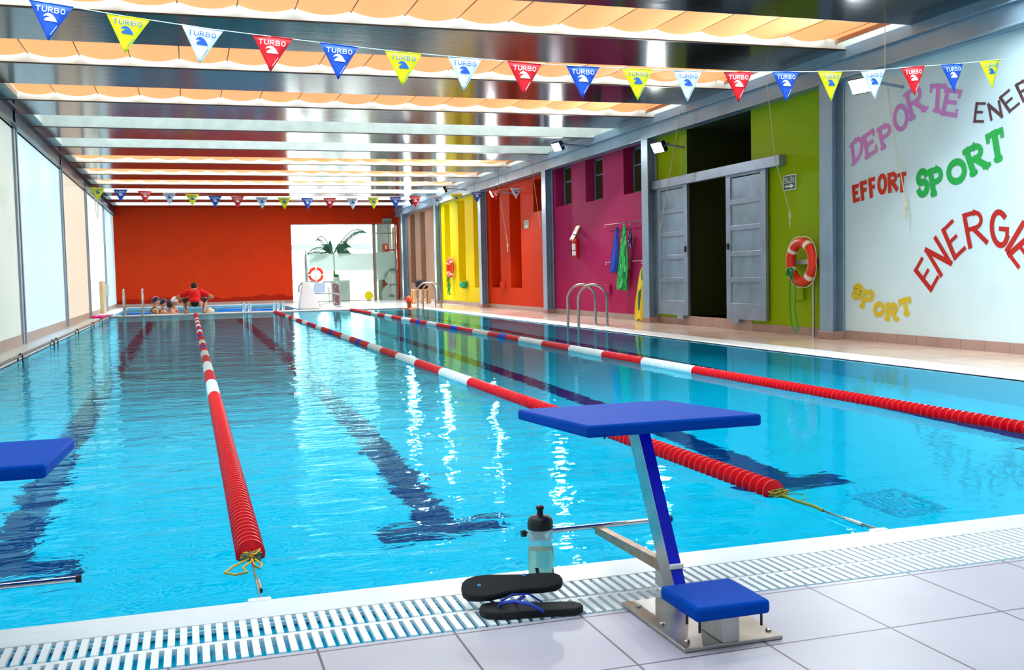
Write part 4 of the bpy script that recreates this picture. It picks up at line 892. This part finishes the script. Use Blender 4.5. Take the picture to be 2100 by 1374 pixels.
towel((1292, 470), (1292, 506), .05, .12, striped('towel_purple', '#3a1f60', '#c8a8d8', '#241040', 30), 'small dark purple patterned cloth beside the green towel', name='swim_cloth')
towel((1317, 548), (1313, 655), .06, .42, striped('towel_yellow', '#e8c810', '#f0d838', '#1f5a3c', 5), 'yellow and green towel half hidden behind the grey column', x_off=.09)
for pxs, lab, m_ in (((1243, 583, 1255, 603), 'magenta', MAGENTA), ((1029, 578, 1038, 594), 'orange', REDW), ((1633, 583, 1653, 615), 'green', GREEN)):
    A, B = onw(pxs[0], pxs[1]), onw(pxs[2], pxs[3]); b = MB(); b.box((XW-.05, B.y, B.z), (XW+.01, A.y, A.z)); tag(b.build('socket_box', m_, bevel=.004, segs=1), lab+' painted cover box low on the '+lab+' wall', 'box')
# pull cords
CW = mat('cord_cream', '#d8d0b0', .7)
def pull(pts, label, tassel=True):
    r = empty('pull_cord', pts[0], label=label, cat='cord', group='cords hanging from the roof edge'); T = Matrix.Translation(-Vector(pts[0]))
    b = MB(); b.T = T; b.tube(pts, .0055, 6); b.build('cord', CW, r)
    if tassel:
        e = Vector(pts[-1]); b = MB(); b.T = T; b.lathe([(.004, -.2), (.012, -.16), (.008, -.1), (.02, -.05), (.014, 0)], 8, c=e); b.build('end_knot', CW, r)
def pw(px, py, off): return tuple(P(px, py, 0, XW-off))
pull([pw(1573, 165, .2), pw(1590, 330, .2), pw(1620, 435, .15)], 'cord hanging before the green wall near the exit sign')
pull([pw(1396, 222, .19), pw(1378, 330, .2), pw(1354, 470, .2)], 'cord hanging before the left sliding door', False)
pull([pw(1021, 340, .2), pw(1024, 395, .2), pw(1041, 500, .15)], 'cord hanging before the orange wall recesses')
pull([pw(1089, 330, .2), pw(1108, 465, .15)], 'cord hanging beside the column between orange and magenta walls', False)
pull([pw(1815, 50, .2), pw(1815, 140, .2), pw(1835, 290, .1), pw(1858, 415, .05)], 'thin cord hanging before the white wall with painted words')
pull([pw(968, 345, .2), pw(974, 400, .2), pw(980, 430, .2)], 'thin cord hanging at the edge of the yellow wall', False)

# ------------------------------------------------------------------ floodlights
LAMP = mat('flood_glow', '#ffffff', .3, emit=FLOOD, ecol='#f4fbff')
def flood(c, label, ang=.5, scale=1., yaw=0.25):
    r = empty('floodlight', c, label=label, cat='floodlight', group='floodlights along the right wall', rot=(0, -ang, yaw))
    b = MB(); b.box((-.02, -.13, -.09), (.06, .13, .09)); b.box((.06, -.09, -.06), (.10, .09, .06)); h = b.build('housing', DARKSTEEL, r, bevel=.008)
    b = MB(); b.add([(-.022, -.115, -.075), (-.022, .115, -.075), (-.022, .115, .075), (-.022, -.115, .075)], [(0, 3, 2, 1)][::1]); b.build('lens', LAMP, r)
    la = area('flood_beam', (-.03, 0, 0), .14, .22, FLW*scale, (.93, .98, 1.0), (0, math.pi/2, 0)); la.parent = r
    b = MB(); b.box((.0, -.145, -.01), (.02, -.13, .01)); b.box((.0, .13, -.01), (.02, .145, .01)); b.box((.0, -.145, -.012), (.12, -.135, .012)); b.box((.0, .135, -.012), (.12, .145, .012)); b.box((.11, -.145, -.012), (.125, .145, .012)); b.build('bracket', STEEL, r)
    R_ = Matrix.Rotation(yaw, 4, 'Z') @ Matrix.Rotation(-ang, 4, 'Y'); iv = R_.inverted(); tgt = Vector((XW-c.x+(.0 if c.z < SZ(3.0) else 0), 0, .0)); b = MB(); b.tube([(.12, 0, 0), tuple(iv @ tgt)], .016, 8); b.build('arm', STEEL, r)
    return r
for px, py, off, lab in ((1765, 175, .55, 'dazzling floodlight at the top of the white wall column'), (1350, 302, .45, 'bright floodlight on the column between magenta and green walls'), (1143, 301, .75, 'floodlight under the roof edge above the magenta wall'),
                         (1013, 397, .55, 'floodlight on the orange wall by the far flag line'), (907, 390, .8, 'floodlight above the yellow wall'), (838, 416, .7, 'farthest floodlight above the taupe wall')):
    flood(P(px, py, 0, XW-off), lab, scale=.4 if px > 1200 else 1.5)
# life ring on its stand behind the lift
q = P(648, 563.5, 1, 27.8)
ring3, _ = life_ring((q.x, 27.8, q.z), .19, .045, 1, 'orange life ring on a thin stand behind the pool lift', bands=(0, 90, 180, 270))
r = empty('ring_stand', (q.x, 27.86, .02), label='thin metal stand under the life ring behind the pool lift', cat='stand')
b = MB(); b.tube([(0, 0, 0), (0, 0, q.z-.02)], .014, 8); b.build('post', BRUSHED, r); b = MB(); b.tube([(-.2, 0, q.z-.02), (.2, 0, q.z-.02)], .01, 8); b.build('crossbar', BRUSHED, r); b = MB(); b.lathe([(.14, 0), (.14, .02), (.02, .03)], 16); b.build('foot', BRUSHED, r)
# dark bicycle-like poster board behind the lift
q0, q1 = P(683, 590, 1, 29.5), P(697, 617, 1, 29.5); r = empty('sign_board', ((q0.x+q1.x)/2, 29.5, .02), label='small dark maroon board with pale arcs beside the pool lift', cat='board')
h_ = q0.z+.1; w_ = (q1.x-q0.x)/2; b = MB(); b.box((-w_, 0, 0), (w_, .04, h_)); b.build('panel', mat('board_maroon', '#6a4448', .5), r)
b = MB()
for zc, a0, a1 in ((h_*.72, 90, 270), (h_*.28, 90, 270)): b.tube([(w_*.95+.17*math.cos(math.radians(a)), -.006, zc+.17*math.sin(math.radians(a))) for a in range(a0, a1+1, 15)], .012, 5)
b.build('pale_arc', TW, r)
# ladders
def ladder(pts_rails, label, foot=None):
    r = empty('pool_ladder', pts_rails[0][-1], label=label, cat='ladder', group='chrome pool ladders'); T = Matrix.Translation(-Vector(pts_rails[0][-1]))
    for pts in pts_rails:
        b = MB(); b.T = T; b.tube(pts, .021, 12); b.build('rail', BRUSHED, r, smooth=True)
        e = Vector(pts[-1]); b = MB(); b.T = T; b.lathe([(.045, 0), (.045, .012), (.025, .02)], 14, c=(e.x, e.y, .019)); b.build('foot_flange', CHROME, r)
    for z in (-.25, -.55, -.85):
        a_, c_ = Vector(pts_rails[0][0]), Vector(pts_rails[1][0]); b = MB(); b.T = T; b.box((min(a_.x, c_.x)-.03, min(a_.y, c_.y), z), (max(a_.x, c_.x)+.03, max(a_.y, c_.y)+.001, z+.03)); b.build('tread', BRUSHED, r)
    return r
def hoop(x0, y, x1, zt, r_=None):      # rises from the water at x0 and lands on the deck at x1
    R = (x1-x0)/2; pts = [(x0, y, -1.0), (x0, y, 0)]
    pts += [(x0+R-R*math.cos(a), y, zt-R+R*math.sin(a)) for a in [math.pi*i/12 for i in range(13)]]+[(x1, y, .02)]
    return pts
yA, yB = P(1165, 668, 0, 5.93).y, P(1187, 672, 0, 5.93).y
ladder([hoop(5.93, yA, 6.42, .69), hoop(5.93, yB, 6.42, .69)], 'chrome pool ladder on the right edge before the magenta wall')
yA = P(848, 632, 0, 5.93).y; 
ladder([hoop(5.93, 24.4, 6.42, .70), hoop(5.93, 23.75, 6.42, .70)], 'chrome pool ladder at the far right corner by the swimmer in orange cap')
def hoopy(x, y0, y1, zt):
    R = (y1-y0)/2; pts = [(x, y0, -1.0), (x, y0, 0)]
    pts += [(x, y0+R-R*math.cos(a), zt-R+R*math.sin(a)) for a in [math.pi*i/12 for i in range(13)]]+[(x, y1, .03)]
    return pts
xA, xB = P(254, 640, 1, 24.9).x, P(293, 640, 1, 24.9).x
ladder([hoopy(xA, 24.9, 25.5, .70), hoopy(xB, 24.9, 25.5, .70)], 'chrome pool ladder on the walkway at the far left')
# handrail pipe along the left kerb with hooks
r = empty('edge_pipe', (-1.87, 9, .02), label='brown pipe running along the left pool edge on small brackets', cat='pipe')
b = MB(); b.tube([(0, -10, .05), (0, 16.2, .05)], .016, 8); b.build('pipe', mat('pipe_brown', '#6e5a52', .4, .4), r, smooth=True)
for y in (P(42, 735, 0, -1.87).y, P(107, 700, 0, -1.87).y, P(115, 696, 0, -1.87).y, P(158, 680, 0, -1.87).y, P(190, 662, 0, -1.87).y, 21.5, 6.2, 4.):
    b = MB(); b.tube([(-.03, y-9, -.01), (-.02, y-9, .055), (.0, y-9, .075), (.022, y-9, .05), (.025, y-9, -.06)], .009, 6); b.build('bracket', mat('bracket_dark', '#3c3a40', .4, .5), r)
# wooden stand with black bag
q = P(851, 619, 1, 28.6); wx, wy = 6.95, 28.6
r = empty('wooden_stool', (wx, wy, .018), label='light wooden box stool by the taupe wall', cat='stool'); WD = mat('pale_wood', '#d8a878', .5, noise=.15, nscale=20)
b = MB(); b.box((-.26, -.2, .42), (.26, .2, .45)); b.build('top', WD, r, bevel=.004)
for sx in (-1, 1):
    for sy in (-1, 1): b = MB(); b.box((sx*.24-.03, sy*.17-.03, 0), (sx*.24+.03, sy*.17+.03, .42)); b.build('leg', WD, r)
b = MB(); b.box((-.02, -.15, .02), (.02, .15, .42)); b.box((-.24, -.18, .06), (.24, .18, .09)); b.build('shelf', WD, r)
b = MB(); b.ball((0, 0, .14), (.2, .15, .15)); b.ball((-.08, 0, .2), (.12, .12, .1)); b.ball((.1, .02, .06), (.12, .12, .07)); o = b.build('black_bag', mat('bag_black', '#0c0d12', .7, bump=.5, bscale=20), remesh=.015); o.location = (wx+.02, wy, .478); tag(o, 'crumpled black bag lying on the wooden box stool', 'bag')
# leaning board on the left wall
b = MB(); q0, q1 = P(207, 578, 0, XL+.05), P(215, 640, 0, XL+.05)
b.box((XL+.01, q0.y, .02), (XL+.10, q1.y, SZ(.93))); tag(b.build('leaning_board', mat('board_tan', '#c9ab84', .6), bevel=.01), 'tall tan board standing against the translucent left wall', 'board')
b = MB(); q0, q1 = P(218, 583, 0, XL+.05), P(223, 600, 0, XL+.05); b.box((XL+.005, q0.y, q1.z-.1), (XL+.06, q1.y, q0.z)); tag(b.build('wall_box', mat('box_grey', '#a9b4b4', .5), bevel=.01), 'small grey box on the left wall beyond the tan board', 'box')
# pink cloth
q = P(235, 641, 2, .03); b = MB(); rnd = random.Random(2)
for i in range(7): b.ball((rnd.uniform(-.12, .16), rnd.uniform(-.35, .35), .03), (.09, .16, .04), 10, 6)
o = b.build('pink_towel', mat('pink_cloth', '#f0309a', .8), remesh=.02); o.location = (-2.12, 24.6, .012); tag(o, 'crumpled bright pink towel on the left pool edge', 'towel')
# bottles on the rim and kickboards
BT = mat('clear_bottle', '#cfeaf2', .15, trans=.6, ior=1.2, spec=.4)
for px, py, lab in ((501, 633, 'left one of the near pair on the walkway'), (512, 633, 'right one of the near pair on the walkway'), (563, 633, 'left one of the taller pair near the glass doors'), (571, 632, 'second of the trio near the glass doors'), (581, 632, 'right one of the trio near the glass doors')):
    q = P(px, py, 1, 25.42); r = empty('plastic_bottle', (q.x, 25.42, .03), label='clear plastic bottle, '+lab, cat='bottle', group='clear bottles on the far walkway')
    b = MB(); b.lathe([(0, 0), (.04, 0), (.045, .02), (.045, .15), (.02, .2), (.016, .225)], 12); b.build('bottle_body', BT, r, smooth=True); b = MB(); b.lathe([(.018, .222), (.018, .24), (0, .24)], 10); b.build('cap', WHITEPL, r)
for px, py, lab in ((385, 619, 'pair, left, behind the coach on the far rim'), (508, 617, 'single, on the far rim before the red wall')):
    pass
KB = mat('foam_blue', '#1668c4', .6)
for x, y, rz, lab in ((2.0, 27.6, .2, 'rightmost, floating between the coach and the clear bottles'), (1.5, 26.3, -.2, 'nearest one, floating close to the walkway'), (-1.9+3.1, 28.6, .1, 'farthest one, beyond the other two near the bottles'), (-1.35, 27.3, .3, 'floating alone near the chrome ladder at the left')):
    b = MB(); b.prism([(-.42, -.14), (.3, -.14), (.42, -.05), (.42, .05), (.3, .14), (-.42, .14)], 0, .04); o = b.build('foam_float', KB, bevel=.01); o.location = (x, y, -.005); o.rotation_euler = (0, 0, rz); tag(o, 'blue foam float, '+lab, 'float', 'blue floats in the small pool')

# ------------------------------------------------------------------ people
SKIN = mat('skin', '#c98a68', .55); SKIN2 = mat('skin_tan', '#c8663a', .5)
def limb(b, pts, rs): 
    for (p, q, ra, rb) in zip(pts, pts[1:], rs, rs[1:]): b.tube([p, tuple((Vector(p)+Vector(q))/2), q], [ra, (ra+rb)/2, rb], 12)
    for p, r_ in zip(pts, rs): b.ball(p, r_, 12, 8)
def hand(b, w_, d, side, sc=1.):
    """palm with five curled fingers from wrist w_ in direction d"""
    w_, d = Vector(w_), Vector(d).normalized(); s = d.cross(Vector((0, 0, 1)));  s = s.normalized() if s.length > .1 else Vector((1, 0, 0)); n = s.cross(d)
    c = w_+d*.045*sc; b.ball(c, (.035*sc, .04*sc, .025*sc), 10, 6)
    for i, ln in enumerate((.06, .07, .065, .05)):
        o = c+d*.03*sc+s*(-.027+.018*i)*sc; b.tube([o, o+d*ln*.5*sc, o+d*ln*.85*sc+n*-.02*sc, o+d*ln*sc*.8+n*-.04*sc], [.009*sc, .009*sc, .008*sc, .007*sc], 6)
    o = c+s*.03*side*sc; b.tube([o, o+s*.025*side*sc+d*.02*sc, o+s*.03*side*sc+d*.045*sc], [.010*sc, .009*sc, .008*sc], 6)
px0 = P(400, 637, 1, 25.2).x
r = empty('person', (px0, 25.2, .03), label='person in red polo shirt and black shorts crouching on the walkway, seen from behind', cat='person', rz=0)
b = MB()
for s in (-1, 1):
    limb(b, [(s*.10, -.10, .26), (s*.27, .24, .36), (s*.22, .02, .07)], [.095, .062, .042])
    b.ball((s*.225, .075, .035), (.045, .125, .035), 12, 8); b.ball((s*.225, -.02, .045), (.04, .05, .045), 10, 8)
    limb(b, [(s*.19, .07, .555), (s*.445, .05, .42), (s*.31, .25, .37)], [.058, .043, .03]); hand(b, (s*.31, .25, .37), (-s*.4, .6, .25), s)
b.ball((0, -.08, .30), (.145, .12, .12), 16, 10); b.ball((0, .0, .44), (.135, .10, .16), 16, 10); b.ball((0, .06, .55), (.165, .09, .08), 16, 10)
limb(b, [(0, .08, .58), (0, .13, .66)], [.06, .052]); b.ball((0, .16, .70), (.078, .098, .105), 18, 14)
for s in (-1, 1): b.ball((s*.08, .16, .70), (.014, .022, .03), 8, 6)
b.ball((0, .262, .695), (.013, .02, .02), 8, 6)
body = b.build('body', SKIN, r, remesh=.009)
b = MB(); b.ball((0, .0, .445), (.155, .125, .17), 20, 14); b.ball((0, .055, .56), (.19, .11, .075), 20, 12); b.ball((0, -.085, .33), (.16, .135, .10), 20, 12)
for s in (-1, 1): limb(b, [(s*.16, .065, .56), (s*.32, .055, .487)], [.082, .068])
b.build('shirt', mat('polo_red', '#e8101c', .8), r, remesh=.012)
b = MB(); b.tube([(-.07+.02*i, .0+.018*math.sin(i*.45), .628) for i in range(8)], .008, 6); b.build('collar', mat('collar_pink', '#f08a90', .7), r)
b = MB(); b.ball((0, -.09, .265), (.165, .14, .09), 18, 10)
for s in (-1, 1): limb(b, [(s*.10, -.08, .265), (s*.235, .17, .345)], [.10, .08])
b.build('shorts', mat('shorts_black', '#101014', .8), r, remesh=.012)
b = MB(); b.ball((0, .145, .722), (.086, .102, .098), 18, 12); b.build('hair', mat('hair_dark', '#2a1c14', .8), r, remesh=.01)
for s in (-1, 1):
    b = MB(); b.ball((s*.225, .08, .012), (.055, .14, .016), 14, 6); b.ball((s*.225, .11, .04), (.05, .03, .028), 10, 6); b.build('sandal', mat('sandal_brown', '#4a2a1c', .6), r)
b = MB()
for s in (-1, 1):
    b.ball((s*.03, .252, .715), .011, 8, 6)
b.build('eye', BLACK, r)
# white object carried at the coach's right
q = P(429, 628, 1, 25.4); b = MB(); b.ball((0, 0, .07), (.09, .06, .075), 14, 10); b.ball((.07, 0, .05), (.06, .05, .05), 12, 8); o = b.build('swim_goggle_bag', mat('bag_cream', '#e8e2c8', .7), remesh=.01); o.location = (q.x, 25.42, .03); tag(o, 'small cream bag standing beside the crouching person', 'bag')

def swimmer(x, y, zh, face, cap, cap2, suit, label, lean=0., skin=SKIN, hairm=None):
    """head centre at height zh above the water; face = heading in degrees (0 looks along +x)"""
    r = empty('person', (x, y, 0), rz=math.radians(face), label=label, cat='person')
    b = MB(); b.ball((0, 0, zh), (.098, .076, .115), 20, 16); b.ball((.04, 0, zh-.06), (.055, .05, .05), 12, 8); b.ball((.100, 0, zh-.02), (.022, .014, .022), 8, 6)
    for s in (-1, 1): b.ball((-.0, s*.076, zh-.01), (.02, .012, .03), 8, 6)
    limb(b, [(-.01, 0, zh-.06), (-.03, 0, zh-.19)], [.055, .062])
    b.ball((-.03, 0, zh-.27), (.11, .19, .10), 18, 12); b.ball((-.03, 0, zh-.45), (.11, .16, .2), 18, 12)
    for s in (-1, 1): limb(b, [(-.03, s*.18, zh-.26), (.02, s*.23, zh-.45), (.15, s*.13, zh-.46)], [.058, .045, .032]); hand(b, (.15, s*.13, zh-.46), (1, -.2*s, 0), s)
    b.build('body', skin, r, remesh=.011)
    b = MB(); n, m_ = 20, 10; vs = []
    for i in range(m_+1):
        p = math.pi*.58*i/m_
        for k in range(n):
            t = 2*math.pi*k/n; vs.append((.104*math.sin(p)*math.cos(t)-.006, .084*math.sin(p)*math.sin(t), zh+.012+.118*math.cos(p)+.035*math.cos(t)*math.sin(p)))
    b.add(vs, [(i*n+k, (i+1)*n+k, (i+1)*n+(k+1) % n, i*n+(k+1) % n) for i in range(m_) for k in range(n)])
    b.mi = [1 if (j // n) < 4 and cap2 else 0 for j in range(len(b.f))]
    b.build('swim_cap' if not hairm else 'hair', [cap, cap2 or cap], r, smooth=True)
    b = MB()
    for s in (-1, 1):
        b.ball((.088, s*.032, zh+.012), (.012, .013, .009), 8, 6)
    b.build('eye', mat('eye_dark', '#1c1410', .4), r)
    b = MB(); b.ball((.094, 0, zh-.062), (.010, .022, .006), 8, 5); b.build('mouth', mat('lip', '#a04838', .5), r)
    if suit:
        b = MB()
        for s in (-1, 1): b.tube([(-.15, s*.04, zh-.3), (-.11, s*.09, zh-.205), (-.03, s*.10, zh-.172), (.055, s*.09, zh-.22), (.085, s*.07, zh-.3)], .012, 6)
        b.ball((-.03, 0, zh-.47), (.125, .172, .17), 16, 10); b.build('swimsuit', suit, r)
    return r
NAVY = mat('cap_navy', '#141438', .4); PINK = mat('cap_pink', '#d81c80', .4); WCAP = mat('cap_white', '#e8e8ee', .4); OCAP = mat('cap_orange', '#ff4410', .35); SUIT = mat('suit_dark', '#5a1424', .6); SUITR = mat('suit_red', '#a01428', .6); HB = mat('hair_black', '#0c0a0a', .7)
ys = 26.5
for px, py, dy, face, cap, cap2, suit, lab, hm in ((319, 617, 0, 10, NAVY, PINK, SUIT, 'swimmer in pink and navy cap, leftmost of those listening to the coach', None), (335, 621, .8, 15, NAVY, None, SUIT, 'swimmer in dark cap, second from the left in the small pool', None),
        (348, 626, -.45, 95, HB, None, None, 'swimmer with black hair seen from behind in the small pool', HB), (358, 618, .2, -15, WCAP, None, SUITR, 'swimmer in white cap, nearest the coach in the small pool', None)):
    q = P(px, py, 1, ys+dy); swimmer(q.x, ys+dy, q.z, face, cap, cap2, suit, lab, hairm=hm)
q = P(836.5, 617, 1, 24.55); swimmer(5.72, 24.55, q.z, 95, OCAP, None, None, 'swimmer in orange cap at the far right corner beside the ladder', skin=SKIN2)
